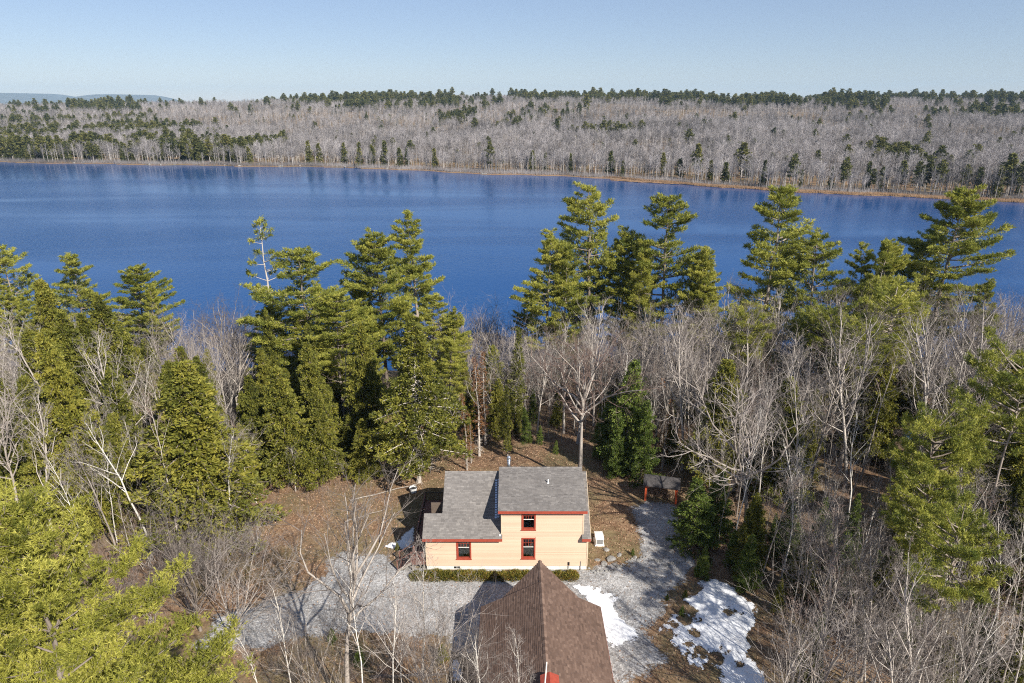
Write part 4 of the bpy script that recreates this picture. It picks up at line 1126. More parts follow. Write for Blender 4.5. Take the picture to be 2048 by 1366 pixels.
for i in range(2):
    T, C = conifer(160 + i, 12, 3.4, 0.05, whorl=0.46, per=6, prof='cone', n_t=66, nb=5, bl=0.30, bw=0.11, rise=0.02, flat=-0.06, gap=0.25, width=0.36, tip=0.2, up=0.3, dead=4); proto('fir%d' % i, T, C, 12, M['bark_pine'], M['fir'])
T, C = conifer(170, 16, 1.7, 0.16, whorl=0.42, per=6, prof='cone', n_t=30, nb=5, bl=0.28, bw=0.09, rise=-0.05, flat=0.0, gap=0.15, tip=0.2, up=0.2, dead=20); proto('spruce', T, C, 16, M['bark_pale'], M['hemlock'])
T, C = conifer(175, 15, 1.5, 0.2, whorl=0.6, per=5, prof='cone', n_t=16, nb=4, bl=0.28, bw=0.07, rise=0.05, flat=0.0, gap=0.3, tip=0.3, up=0.2, dead=60); proto('rusty', T, C, 15, M['bark_pale'], M['rusty'])
for i in range(2):
    T, C = conifer(180 + i, 19, 4.6, 0.60, whorl=0.75, per=5, prof='round', n_t=60, nb=14, bl=0.34, bw=0.055, rise=0.22, flat=0.15, gap=0.15, width=0.34, spread=0.9, tip=0.5, dead=34, r0=0.012); proto('redpine%d' % i, T, C, 19, M['bark_pine'], M['pine'])
T, C = conifer(190, 27, 8.4, 0.22, whorl=1.30, per=6, prof='cone', n_t=80, nb=5, rise=0.32, flat=0.30, gap=0.0, width=0.12, tip=0.12, dead=4, up=0.9, plume=True, kinks=0.3, r0=0.010, vj=0.03); proto('nearpine', T, C, 27, M['bark_dark'], M['near_pine'])
for form, hs, mt, mc in (('maple', (18, 18, 18), 'bark_pale', 'twig'), ('oak', (18, 18), 'bark_pale', 'twig'), ('birch', (14, 14, 14), 'bark_birch', 'twig'), ('vase', (12, 12), 'bark_pale', 'twig'), ('pole', (14, 14), 'bark_pale', 'twig_red'), ('snag', (12,), 'bark_pale', 'twig')):
    for i, H in enumerate(hs):
        T, B = bare_tree(200 + 17 * i + len(form), H, form); proto('%s%d' % (form, i), T, B, H, M[mt], M[mc], 'trunk', 'branches')
T, B = bare_tree(305, 19, 'bigoak'); proto('bigoak', T, B, 19, M['bark_pale'], M['twig_red'], 'trunk', 'branches')
T, B = bare_tree(290, 18, 'oak'); proto('darkoak', T, B, 18, M['bark_dark'], M['bark_dark'], 'trunk', 'branches')
T, B = bare_tree(291, 12, 'vase'); proto('darkvase', T, B, 12, M['bark_dark'], M['twig'], 'trunk', 'branches')

def shrub(seed, h, stems, spread):
    r_ = np.random.default_rng(seed)
    T = MB(); P0, P1, RR = [], [], []
    for s in range(stems):
        a = r_.uniform(0, 6.28); d = unit(np.array([math.cos(a) * spread, math.sin(a) * spread, 1.0]) * (1, 1, r_.uniform(0.6, 1.4)))
        L = h * r_.uniform(0.6, 1.05); p = np.array([r_.normal() * 0.15, r_.normal() * 0.15, -0.1])
        P = [p]
        for k in range(4):
            d = unit(d + r_.normal(size=3) * 0.14); P.append(P[-1] + d * L / 4)
        P = np.array(P); T.tube(P, np.linspace(0.028, 0.010, 5), 4, tone=0.5)
        for k in range(11):
            t = r_.uniform(0.25, 1) * 4; i = min(int(t), 3); q = P[i] + (P[i + 1] - P[i]) * (t - i)
            e = unit(d + r_.normal(size=3) * 0.6 + UP * 0.2); l2 = L * r_.uniform(0.12, 0.32)
            P0.append(q); P1.append(q + e * l2); RR.append(0.010)
            for _ in range(2):
                m_ = q + e * l2 * r_.uniform(0.2, 0.8); P0.append(m_); P1.append(m_ + unit(e + r_.normal(size=3) * 0.7) * l2 * 0.55); RR.append(0.007)
    B = MB(); B.spikes(np.array(P0), np.array(P1), np.array(RR), 0.5)
    return T, B
for i in range(3):
    T, B = shrub(300 + i, 4.0, 10, 0.45); proto('shrub%d' % i, T, B, 4.0, M[('bark_pale', 'bark_dark', 'twig_red')[i]], M[('twig', 'bark_dark', 'twig_red')[i]], 'stem', 'branches')

COUNT = {}
def put(key, name, X, Y, H, label, cat, group=None, wide=1.0, rz=None, lean=0.0, leanaz=0.0):
    T, C, H0 = PROTO[key]
    z0 = float(terrain(X, Y))
    e = empty(name, (X, Y, z0 - 0.05), random.uniform(0, 6.28) if rz is None else rz)
    s = H / H0
    e.scale = (s * wide, s * wide, s)
    if lean:
        e.rotation_mode = 'QUATERNION'
        import mathutils
        q = mathutils.Quaternion((-math.sin(leanaz), math.cos(leanaz), 0), lean) @ mathutils.Quaternion((0, 0, 1), random.uniform(0, 6.28))
        e.rotation_quaternion = q
    link(T.name.split('.')[0], T, e); link(C.name.split('.')[0], C, e)
    if group and name not in ('evergreen_seedling',) and not label.startswith(('tall', 'low')):   # say how tall and how broad this one is
        ht = 'short' if H < 7 else 'tall' if H > 15 else 'middling'
        if cat == 'bush': ht = 'low' if H < 3 else 'tall' if H > 4.3 else 'middling'
        sh_ = 'narrow' if wide < 0.72 else 'broad' if wide > 0.94 else ''
        label = ' '.join(w_ for w_ in (ht, sh_, label) if w_)
        if lean > 0.07: label = 'leaning ' + label
    tag(e, label, cat, group)
    COUNT[key] = COUNT.get(key, 0) + 1
    return e
def top(key, name, px, py, Y, label, cat='tree', group=None, wide=1.0, **kw):
    p = at_depth(px, py, Y)
    H = p[2] - float(terrain(p[0], Y))
    return put(key, name, p[0], Y, H, label, cat, group, wide / (H / PROTO[key][2]) ** 0.5 if False else wide, **kw)

# ------------------------------------------------------------------ the trees one can point at
LP = 'white pine with tiered yellow green boughs on the lake shore'
LG = 'white pines along the lake shore'
for key, px, py, Y, wd in [('pine1', 1190, 372, 104, 0.95), ('pine2', 1345, 395, 102, 0.95), ('pine2', 1560, 378, 101, 1.0), ('pine0', 1925, 382, 104, 1.0), ('pine3', 825, 428, 103, 0.95), ('pine0', 755, 470, 96, 0.95),
                           ('pine3', 1095, 462, 99, 0.95), ('pine1', 5, 490, 104, 1.0), ('pine2', 140, 512, 105, 0.9), ('pine0', 265, 536, 102, 1.05), ('pine1', 1640, 468, 98, 1.0), ('pine3', 1735, 490, 106, 0.85), ('pine2', 1795, 490, 103, 0.8),
                           ('pine3', 1420, 500, 98, 0.9), ('pine0', 1250, 470, 106, 0.8), ('pine2', 860, 590, 92, 1.0), ('pine1', 1860, 470, 107, 0.7)]:
    top(key, 'white_pine', px, py, Y, LP, 'pine tree', LG, wd * 1.15)
top('thinpine', 'white_pine', 520, 438, 105, 'thin half bare pine with few yellow tufts by the lake', 'pine tree')
top('pine2', 'white_pine', 605, 500, 88, 'broad full white pine with flat tiered boughs behind the dense hemlock', 'pine tree', wide=1.3)
top('pine0', 'white_pine', 665, 590, 84, 'shorter white pine with wide flat boughs beside the broad full pine', 'pine tree', wide=1.3)
for key, px, py, Y, wd in [('redpine0', 1640, 640, 84, 1.0), ('redpine1', 1785, 600, 80, 1.05), ('redpine0', 1700, 700, 76, 0.9)]:
    top(key, 'red_pine', px, py, Y, 'open crowned pine with sparse tufts in the wood by the lake', 'pine tree', 'open crowned pines in the wood', wd)
top('redpine1', 'red_pine', 1868, 852, 44.0, 'round crowned pine with bare lower trunk and dead side branches', 'pine tree', wide=0.75, rz=2.2)
top('redpine0', 'red_pine', 2055, 740, 50, 'dense pine at the edge of the thicket beyond the round crowned pine', 'pine tree', wide=0.85)
top('nearpine', 'white_pine', 45, 1020, 21.5, 'big bright yellow green pine rising over the gravel drive', 'pine tree', wide=1.15, rz=0.6)
top('nearpine', 'white_pine', -60, 1120, 24.5, 'bright yellow green pine beside the bigger pine by the drive', 'pine tree', wide=1.0, rz=2.9)
top('hemlock0', 'hemlock', 352, 728, 57, 'dense cone shaped hemlock beside the gravel drive', 'hemlock', wide=1.3)
top('openhemlock', 'hemlock', 822, 648, 67, 'spreading open hemlock with pale trunk showing beside the deck', 'hemlock', wide=1.0)
for key, px, py, Y, wd in [('hemlock1', 195, 588, 76, 0.78), ('hemlock2', 75, 560, 80, 0.75), ('hemlock2', 590, 745, 76, 0.72), ('hemlock1', 530, 618, 84, 0.42), ('hemlock0', 15, 790, 66, 0.8), ('hemlock1', 120, 830, 60, 0.6), ('hemlock2', 260, 900, 66, 0.7), ('hemlock0', 640, 830, 74, 0.6)]:
    top(key, 'hemlock', px, py, Y, 'olive green hemlock crowded among bare trees left of the drive clearing'.replace(' left of', ' around'), 'hemlock', 'hemlocks around the drive clearing', wd)
for key, px, py, Y, wd in [('fir0', 1262, 722, 70, 1.0), ('fir1', 1222, 785, 73, 1.0), ('fir0', 1292, 800, 67.5, 0.9), ('fir1', 1238, 830, 68.5, 0.9), ('fir0', 1080, 850, 78, 0.9), ('fir1', 1112, 880, 75, 0.9)]:
    top(key, 'balsam_fir', px, py, Y, 'bright green fir in the clump behind the cottage', 'fir tree', 'green firs behind the cottage', wd)
for key, px, py, Y, wd in [('fir0', 1400, 955, 55, 1.35), ('fir1', 1440, 945, 57, 1.2), ('fir1', 1505, 1072, 49, 1.0), ('fir0', 1410, 1092, 50.5, 0.95), ('fir0', 1475, 1060, 52, 1.0), ('fir1', 1985, 1225, 39, 1.1), ('fir0', 1700, 1060, 48, 1.1), ('fir1', 1760, 1100, 47, 1.0), ('fir0', 1590, 1000, 53, 1.1)]:
    top(key, 'balsam_fir', px, py, Y, 'shaded dark fir in the woods beyond the snow sheet', 'fir tree', 'dark firs beyond the snow', wd)
for px, py, Y in [(1030, 655, 82), (1008, 770, 76), (1015, 830, 74)]:
    top('spruce', 'spruce', px, py, Y, 'slender dark spruce in the gap behind the cottage', 'spruce tree', 'slender spruces behind the cottage')
for px, py, Y in [(955, 720, 74), (968, 700, 78), (930, 790, 70), (1320, 760, 72), (1335, 800, 70), (940, 830, 72)]:
    top('rusty', 'dying_conifer', px, py, Y, 'thin dying conifer with rusty needles behind the cottage', 'conifer', 'rusty dying conifers behind the cottage')
top('bigoak', 'maple', 1172, 606, 66.5, 'broad leafless hardwood with thick pale trunk standing behind the cottage dormer', wide=0.92, rz=1.0)
top('oak1', 'maple', 1492, 548, 84, 'wide spreading leafless hardwood before the lakeside pines', wide=0.85)
top('maple0', 'maple', 1345, 580, 78, 'tall pale leafless hardwood with upright limbs behind the woodshed', wide=0.9)
top('vase0', 'maple', 395, 575, 92, 'fan shaped leafless tree with whitish crown beside the lake', wide=0.9)
top('vase1', 'maple', 925, 575, 104, 'fan shaped leafless tree at the water between the pines', wide=0.85)
for key, px, py, Y, wd in [('maple1', 75, 600, 68, 0.85), ('maple2', 205, 640, 64, 0.9), ('maple0', 25, 770, 56, 0.8), ('maple1', 180, 860, 54, 0.7), ('birch1', 130, 900, 52, 0.8), ('birch0', 270, 830, 60, 0.9)]:
    top(key, 'maple', px, py, Y, 'pale barked leafless tree in front of the olive hemlocks', 'tree', 'leafless trees before the olive hemlocks', wd)
for key, px, py, Y, wd in [('maple2', 1900, 590, 70, 0.9), ('maple1', 2000, 590, 66, 0.9), ('vase1', 1740, 520, 96, 0.9), ('maple0', 1660, 560, 92, 0.9), ('vase0', 1560, 600, 92, 0.8), ('vase1', 1960, 550, 98, 0.9), ('maple1', 1820, 560, 94, 0.8), ('oak0', 2040, 640, 82, 0.8)]:
    top(key, 'maple', px, py, Y, 'grey leafless hardwood among the pines of the shore wood', 'tree', 'leafless hardwoods of the shore wood', wd)
top('vase0', 'maple', 985, 608, 106, 'slim fan of bare branches against the open water', wide=0.5)
top('darkvase', 'maple', 345, 955, 44, 'dark many stemmed leafless tree beside the gravel drive', wide=1.15)
top('vase1', 'maple', 410, 1040, 42.5, 'low leaning bare tree reaching over the gravel drive', wide=1.2, lean=0.35, leanaz=0.4)
top('oak1', 'maple', 648, 925, 36, 'sprawling leafless tree on the bank overlooking the gravel drive', wide=0.8, rz=0.3)
top('vase0', 'maple', 835, 1085, 36.5, 'slender dark bare tree on the bank left of the garage'.replace('left of', 'beside'), wide=0.75)
for key, px, py, Y in [('birch0', 705, 1130, 35), ('birch1', 765, 1180, 34), ('birch2', 800, 1230, 36), ('birch1', 560, 1180, 35)]:
    top(key, 'birch', px, py, Y, 'thin bare birch stem on the bank before the gravel drive', 'birch tree', 'thin birches on the bank', 0.8)
for key, px, py, Y in [('birch0', 992, 1215, 30.8), ('birch2', 945, 1255, 31.4), ('birch1', 1045, 1290, 30.5)]:
    top(key, 'birch', px, py, Y, 'white twiggy young birch against the brown garage roof', 'birch tree', 'young birches against the garage', 0.9)
sn = MB(); sn.tube([(0, 0, -0.2), (0.05, 0, 3), (-0.05, 0.05, 6), (0.1, 0, 9.0)], [0.07, 0.06, 0.05, 0.04], 7, cap=True)
pt = at_depth(1090, 1324, 31.2)
o = sn.obj('birch_snag', M['bark_birch'], smooth=True); o.location = (pt[0], 31.2, 0); o.scale = (1, 1, pt[2] / 9.0)
tag(o, 'broken white birch stem standing before the garage ridge', 'tree trunk')

# ------------------------------------------------------------------ the rest of the near wood
KEEP = [(540, 1020), (640, 1000), (705, 985), (790, 955), (880, 925), (990, 880), (1185, 900), (1215, 945), (1262, 960), (1290, 940), (1370, 950), (1385, 1050), (1390, 1140), (1470, 1165), (1530, 1215), (1545, 1400), (880, 1400), (880, 1300), (420, 1300), (300, 1400), (300, 1250), (440, 1215), (530, 1150)]
SKX = [-200, 0, 150, 330, 460, 560, 700, 780, 900, 950, 1020, 1060, 1200, 1330, 1500, 1700, 1900, 2048, 2300]
SKY_ = [640, 640, 660, 600, 610, 640, 640, 660, 600, 690, 700, 600, 610, 600, 600, 590, 580, 600, 600]
KEEP2 = [(1790, 846), (1842, 846), (1840, 888), (1792, 888)]                # the barrel shows between the trees
placed = []
def try_fill(kinds, n, hr, sp, label, name, cat, group, yr=(33, 111), wide=(0.7, 1.0), xr=None, slim=6.0, extra=0):
    got = 0
    for _ in range(n * 60):
        if got >= n: break
        Y = math.sqrt(random.uniform(yr[0] ** 2, yr[1] ** 2))
        xm = Y * 0.80 + 14
        X = random.uniform(-xm, xm) if xr is None else random.uniform(*xr)
        if Y > near_shore(X) - 1.5: continue
        if any((X - a) ** 2 + (Y - b) ** 2 < sp * sp for a, b in placed): continue
        H = random.uniform(*hr); z0 = float(terrain(X, Y))
        hs = np.linspace(0, 1, 8)
        qx, qy = project(np.full(8, X), np.full(8, Y), z0 + H * hs)
        if qy[-1] < np.interp(qx[-1], SKX, SKY_) + random.uniform(0, 40): continue
        wpx = H * 0.14 * 1365 / (Y + 8)
        bad = False
        for ox in (-wpx, 0, wpx):
            if np.any(poly_inside(qx + ox * (hs > 0.25), qy, KEEP)) or np.any(poly_inside(qx + ox, qy, KEEP2)): bad = True; break
        if bad: continue
        key = random.choice(kinds)
        placed.append((X, Y))
        put(key, name, X, Y, H, label, cat, group, random.uniform(*wide), lean=abs(random.gauss(0, 0.05)) + 0.005, leanaz=random.uniform(0, 6.28))
        got += 1
    return got
def fill_px(kinds, n, pxr, Yr, pyr, label, name, cat, group, wide=(0.6, 0.9), hr=(3, 27), sp=2.5, rad=0.16, keep=True):
    got = 0
    for _ in range(n * 50):
        if got >= n: break
        px, py, Y = random.uniform(*pxr), random.uniform(*pyr), random.uniform(*Yr)
        p = at_depth(px, py, Y); X = p[0]; z0 = float(terrain(X, Y)); H = p[2] - z0
        if not hr[0] < H < hr[1] or Y > near_shore(X) - 1.2: continue
        if any((X - a) ** 2 + (Y - b) ** 2 < sp * sp for a, b in placed): continue
        hs = np.linspace(0, 1, 8)
        qx, qy = project(np.full(8, X), np.full(8, Y), z0 + H * hs)
        wpx = H * rad * 1365 / (Y + 8)
        hf = np.linspace(0, 1, 30); kx, ky = project(np.full(30, X), np.full(30, Y), z0 + H * hf)
        if keep and any(np.any(poly_inside(qx + ox * (1.1 - hs), qy, KEEP)) or np.any(poly_inside(kx + ox, ky, KEEP2)) for ox in (-wpx, 0, wpx)): continue
        placed.append((X, Y)); got += 1
        put(random.choice(kinds), name, X, Y, H, label, cat, group, random.uniform(*wide), lean=abs(random.gauss(0, 0.035)) + 0.003, leanaz=random.uniform(0, 6.28))
    return got
HK = ['hemlock0', 'hemlock1', 'hemlock2']; PK = ['pine0', 'pine1', 'pine2', 'pine3']; RK = ['redpine0', 'redpine1']; FK = ['fir0', 'fir1']; MK = ['maple0', 'maple1', 'maple2', 'oak0', 'oak1', 'vase0', 'vase1']
BK = ['birch0', 'birch1', 'birch2', 'pole0', 'pole1']; SK = ['shrub0', 'shrub1', 'shrub2']
OL = ('olive green hemlock crowded among bare trees around the drive clearing', 'hemlock', 'hemlock', 'hemlocks around the drive clearing')
r1 = [fill_px(HK, 34, (-70, 330), (58, 98), (620, 900), *OL, wide=(0.62, 0.95)),
      fill_px(HK, 12, (330, 520), (62, 95), (690, 900), *OL, wide=(0.55, 0.8)),
      fill_px(HK, 18, (500, 730), (70, 98), (640, 880), *OL, wide=(0.55, 0.85)),
      fill_px(['maple0', 'maple1', 'maple2', 'oak0', 'oak1'], 26, (1310, 2090), (64, 92), (560, 690), 'grey leafless hardwood among the pines of the shore wood', 'maple', 'tree', 'leafless hardwoods of the shore wood', wide=(0.75, 1.0), hr=(13, 25), sp=3.2),
      fill_px(['maple0', 'maple1', 'vase0', 'oak1'], 8, (1050, 1330), (74, 98), (580, 690), 'leafless grey hardwood in the wood between cottage and lake', 'maple', 'tree', 'leafless hardwoods between cottage and lake', wide=(0.75, 1.0), hr=(13, 25), sp=3.0),
      fill_px(HK, 14, (490, 725), (66, 84), (720, 890), *OL, wide=(0.7, 1.0)),
      fill_px(PK, 6, (520, 725), (75, 90), (610, 760), LP, 'white_pine', 'pine tree', LG, wide=(0.95, 1.25)),
      fill_px(PK, 5, (880, 1330), (84, 100), (600, 740), LP, 'white_pine', 'pine tree', LG, wide=(0.8, 1.1)),
      fill_px(PK, 7, (-40, 330), (88, 106), (560, 650), LP, 'white_pine', 'pine tree', LG, wide=(0.7, 0.95)),
      fill_px(PK, 6, (520, 760), (84, 104), (560, 680), LP, 'white_pine', 'pine tree', LG, wide=(0.7, 0.95)),
      fill_px(PK, 7, (1040, 1480), (90, 109), (480, 640), LP, 'white_pine', 'pine tree', LG, wide=(0.7, 0.95)),
      fill_px(PK, 8, (1480, 2090), (88, 109), (470, 640), LP, 'white_pine', 'pine tree', LG, wide=(0.7, 0.95)),
      fill_px(HK + HK + FK + ['spruce'], 26, (880, 1300), (76, 108), (720, 880), 'half hidden dark evergreen in the wood between cottage and lake', 'young_hemlock', 'hemlock', 'dark evergreens between cottage and lake', wide=(0.65, 0.9)),
      fill_px(RK, 11, (1440, 2090), (68, 98), (600, 860), 'open crowned pine with sparse tufts in the wood by the lake', 'red_pine', 'pine tree', 'open crowned pines in the wood', wide=(0.8, 1.05), hr=(9, 24), sp=3.5),
      fill_px(HK, 36, (1330, 2100), (63, 108), (670, 900), 'half hidden dark evergreen in the wood behind the woodshed', 'young_hemlock', 'hemlock', 'dark evergreens behind the woodshed', wide=(0.75, 1.1)),
      fill_px(FK + HK, 26, (1480, 2100), (36, 58), (960, 1290), 'shaded dark fir in the woods beyond the snow sheet', 'balsam_fir', 'fir tree', 'dark firs beyond the snow', wide=(0.6, 1.0), hr=(2, 9), rad=0.2),
      fill_px(HK, 8, (1890, 2150), (46, 58), (800, 960), 'tall dark evergreen of the thicket around the round crowned pine', 'hemlock', 'hemlock', 'evergreens around the round crowned pine', wide=(0.7, 1.0), hr=(8, 19), sp=3.0),
      fill_px(['vase0', 'vase1', 'maple1', 'maple2', 'oak1'], 55, (-40, 2090), (97, 111.5), (590, 730), 'leafless hardwood at the water edge of the near shore', 'maple', 'tree', 'leafless hardwoods at the water edge', wide=(0.8, 1.15), hr=(6, 20), sp=1.8),
      fill_px(MK, 16, (-60, 330), (56, 104), (600, 850), 'pale barked leafless tree in front of the olive hemlocks', 'maple', 'tree', 'leafless trees before the olive hemlocks', hr=(8, 24)),
      fill_px(MK, 18, (330, 520), (62, 108), (590, 800), 'leafless grey hardwood in the wood beside the drive', 'maple', 'tree', 'leafless hardwoods beside the drive', hr=(8, 22)),
      fill_px(MK, 30, (880, 1330), (74, 110), (620, 800), 'leafless grey hardwood in the wood between cottage and lake', 'maple', 'tree', 'leafless hardwoods between cottage and lake', hr=(8, 22)),
      fill_px(MK + ['darkoak'], 60, (1300, 2100), (54, 109), (560, 900), 'grey leafless hardwood among the pines of the shore wood', 'maple', 'tree', 'leafless hardwoods of the shore wood', hr=(8, 24)),
      fill_px(BK, 95, (1300, 2100), (48, 105), (640, 1000), 'slim bare pole of the crowded understory behind the woodshed', 'young_hardwood', 'tree', 'slim bare poles behind the woodshed', hr=(6, 17), sp=1.6, wide=(0.7, 1.1)),
      fill_px(BK, 40, (-60, 720), (52, 100), (640, 980), 'slim bare pole of the crowded understory beside the drive', 'young_hardwood', 'tree', 'slim bare poles beside the drive', hr=(6, 17), sp=1.6, wide=(0.7, 1.1)),
      fill_px(BK, 40, (880, 1300), (70, 110), (660, 860), 'slim bare pole in the wood between cottage and lake', 'young_hardwood', 'tree', 'slim bare poles between cottage and lake', hr=(6, 17), sp=1.6, wide=(0.7, 1.1)),
      fill_px(BK + ['maple2', 'vase0'], 90, (1500, 2120), (30, 56), (900, 1250), 'thin whitish stem in the thicket beside the snow sheet', 'birch', 'birch tree', 'whitish stems of the thicket beside the snow', hr=(5, 15), sp=1.3, wide=(0.7, 1.1), rad=0.08),
      fill_px(SK + ['darkvase'], 34, (270, 520), (43, 57), (960, 1170), 'tangled bare bush beside the gravel drive', 'bush', 'bush', 'tangled bushes beside the drive', hr=(1.5, 6), sp=1.0, wide=(0.8, 1.2), rad=0.05),
      try_fill(SK, 90, (2.0, 5.0), 1.1, 'twiggy leafless bush of the wood floor', 'bush', 'bush', 'leafless bushes of the wood floor', yr=(50, 106)),
      try_fill(SK, 48, (2.0, 4.5), 0.9, 'tangled bare bush in the thicket beside the snow sheet', 'bush', 'bush', 'tangled bushes beside the snow', yr=(29, 50), xr=(17, 48)),
      try_fill(SK + ['darkvase'], 34, (2.5, 5.5), 1.0, 'tangled bare bush beside the gravel drive', 'bush', 'bush', 'tangled bushes beside the drive', yr=(36, 56), xr=(-36, -17))]
print('FILL', r1)
# trees of the wood just outside the frame, whose shadows fall across the snow and the garage
for X, Y, H, k in [(20.5, 26, 15, 'maple0'), (24, 30, 17, 'maple1'), (22, 22, 14, 'oak0'), (17, 22, 12, 'birch1'), (27, 35, 16, 'redpine0'), (14.5, 24, 10, 'birch0'), (29, 41, 15, 'redpine1'), (25.5, 39, 13, 'maple2')]:
    put(k, 'maple' if k[0] in 'mo' else ('red_pine' if k[0] == 'r' else 'birch'), X, Y, H, {'m': 'bare hardwood at the edge of the snow sheet', 'o': 'bare spreading hardwood at the edge of the snow sheet', 'b': 'bare birch at the edge of the snow sheet', 'r': 'tall pine at the edge of the snow sheet'}[k[0]], 'tree', 'trees at the edge of the snow', 0.85)

fill_px(['birch0', 'birch1', 'birch2', 'vase0', 'vase1', 'pole1'], 5, (440, 900), (33, 37.5), (1040, 1230), 'thin bare tree on the bank before the gravel drive', 'birch', 'birch tree', 'thin bare trees on the bank', hr=(5, 14), sp=1.4, wide=(0.6, 0.9), keep=False)
# bank in front of the drive, and green sprigs in the yard
for i in range(26):
    px, py = random.uniform(540, 890), random.uniform(1310, 1400)
    x_, y_ = G(px, py)
    put('shrub%d' % (i % 3), 'bush', x_, y_, random.uniform(0.8, 2.4), 'low bare bush on the leafy bank before the drive', 'bush', 'low bushes on the bank')
for px, py, h, k in [(665, 1285, 1.5, 'fir0'), (885, 1320, 1.6, 'hemlock0'), (1363, 1230, 1.0, 'fir1'), (1370, 1195, 0.9, 'hemlock1'), (1334, 1200, 0.7, 'fir0'), (795, 1100, 0.9, 'hemlock2'), (720, 1330, 1.8, 'fir1'), (1265, 1110, 0.8, 'fir0'), (1395, 1150, 1.6, 'fir0')]:
    x_, y_ = G(px, py)
    put(k, 'evergreen_seedling', x_, y_, h, 'knee high evergreen seedling at the edge of the gravel', 'seedling', 'evergreen seedlings by the gravel', wide=1.1)

# underbrush: countless upright twigs over the wood floor
ub = MB()
n = 26000
Y = np.sqrt(rng.uniform(30 ** 2, 111 ** 2, n)); X = rng.uniform(-1, 1, n) * (Y * 0.80 + 12)
qx, qy = project(X, Y, terrain(X, Y))
ok = ~poly_inside(qx, qy, KEEP) & (Y < near_shore(X) - 1) & (wob(X, Y, 0.35, 1.7) > -0.25) & ~((qx > 380) & (qx < 900) & (qy > 1180))
X, Y = X[ok], Y[ok]; n = len(X)
k = 5
P0 = np.repeat(np.stack([X, Y, terrain(X, Y) - 0.05], 1), k, 0) + rng.normal(size=(n * k, 3)) * (0.25, 0.25, 0)
P1 = P0 + np.stack([rng.normal(0, 0.35, n * k), rng.normal(0, 0.35, n * k), rng.uniform(0.4, 1.7, n * k)], 1)
ub.spikes(P0, P1, 0.011, 0.5)
tag(ub.obj('underbrush', M['twig_red']), 'leafless reddish underbrush covering the floor of the near wood', 'underbrush', kind='stuff')

# fallen leaves with real edges on the open ground
lf = MB()
n = 70000
Y = np.sqrt(rng.uniform(36 ** 2, 88 ** 2, n)); X = rng.uniform(-1, 1, n) * (Y * 0.45 + 4)
D1 = poly_dist(X, Y, drive); D2 = poly_dist(X, Y, path)
ok = ((D1 < -0.1) | (rng.random(n) < 0.07)) & ((D2 < -0.1) | (rng.random(n) < 0.22)) & ~((X > -9.2) & (X < 6.9) & (Y > 51.4) & (Y < 61.7)) & ~((X > -2.1) & (X < 6.6) & (Y < 43.4))
X, Y = X[ok], Y[ok]; n = len(X)
D = rng.normal(size=(n, 3)) * (1, 1, 0.25); D /= np.linalg.norm(D, axis=1)[:, None]
lf.blades(np.stack([X, Y, terrain(X, Y) + 0.035], 1), D, rng.uniform(0.10, 0.2, n), rng.uniform(0.08, 0.14, n), rng.random(n))
M['leaf'] = foliage('fallen_leaves', [(0.0, (0.12, 0.066, 0.040)), (0.5, (0.265, 0.150, 0.090)), (1.0, (0.41, 0.29, 0.19))], trans=0, jitter=0, patch=3)
tag(lf.obj('leaf_litter', M['leaf']), 'rust brown fallen leaves covering the yard', 'leaves', kind='stuff')

# ------------------------------------------------------------------ far shore
def far_bare(seed, H, pale):
    r_ = np.random.default_rng(seed); m = MB()
    m.tube([(0, 0, -0.5), (r_.normal() * 0.2, 0, H * 0.5), (r_.normal() * 0.5, r_.normal() * 0.5, H * 0.95)], [0.20, 0.15, 0.05], 4, tone=1.0)
    P0, P1, RR = [], [], []
    for i in range(26):
        t = r_.uniform(0.35, 0.95); a = r_.uniform(0, 6.28); L = H * 0.26 * (1.2 - t) * r_.uniform(0.6, 1.3)
        q = np.array([0, 0, t * H]); e = unit(np.array([math.cos(a), math.sin(a), r_.uniform(0.7, 1.8)]))
        P0.append(q); P1.append(q + e * L * 1.3); RR.append(0.075)
        for k in range(4):
            s = q + e * L * r_.uniform(0.3, 1.2); P0.append(s); P1.append(s + unit(e + r_.normal(size=3) * 0.6) * L * 0.6); RR.append(0.05)
    m.spikes(np.array(P0), np.array(P1), np.array(RR), 0.0)
    me = m.mesh('far_bare_tree', [M['far_trunk'], M['far_twig']])
    mi = np.ones(len(me.polygons), np.int32); mi[:8] = 0
    me.polygons.foreach_set('material_index', mi)
    return me
FB = [far_bare(400 + i, 17, i) for i in range(4)]
def far_con(seed, H, Rr, prof, c0):
    T, C = conifer(seed, H, Rr, c0, whorl=1.3, per=5, prof=prof, n_t=16, nb=3, bl=1.1, bw=0.5, rise=0.05, flat=0.0, gap=0.1, tip=0.15, up=0.3, dead=0, width=0.3)
    nT = sum(len(f) for f in T.F)
    m = MB(); m.V = T.V + C.V; m.T = T.T + C.T; m.F = T.F + [f + T.n for f in C.F]; m.n = T.n + C.n
    me = m.mesh('far_conifer', [M['far_trunk'], M['far_conifer']])
    mi = np.ones(len(me.polygons), np.int32); mi[:nT] = 0
    me.polygons.foreach_set('material_index', mi)
    return me
FC = [far_con(420, 18, 3.2, 'pine', 0.25), far_con(421, 18, 3.6, 'pine', 0.35), far_con(422, 13, 2.6, 'cone', 0.06), far_con(423, 12, 1.5, 'cone', 0.05), far_con(424, 12, 3.2, 'cone', 0.05)]
FH = [18, 18, 13, 12, 12]
def far_obj(me, name, X, Y, s, label, cat, group, wide=1.0):
    o = link(name, me); o.location = (X, Y, float(terrain(X, Y))); o.rotation_euler = (0, 0, random.uniform(0, 6.28)); o.scale = (s * wide, s * wide, s)
    tag(o, label, cat, group); return o
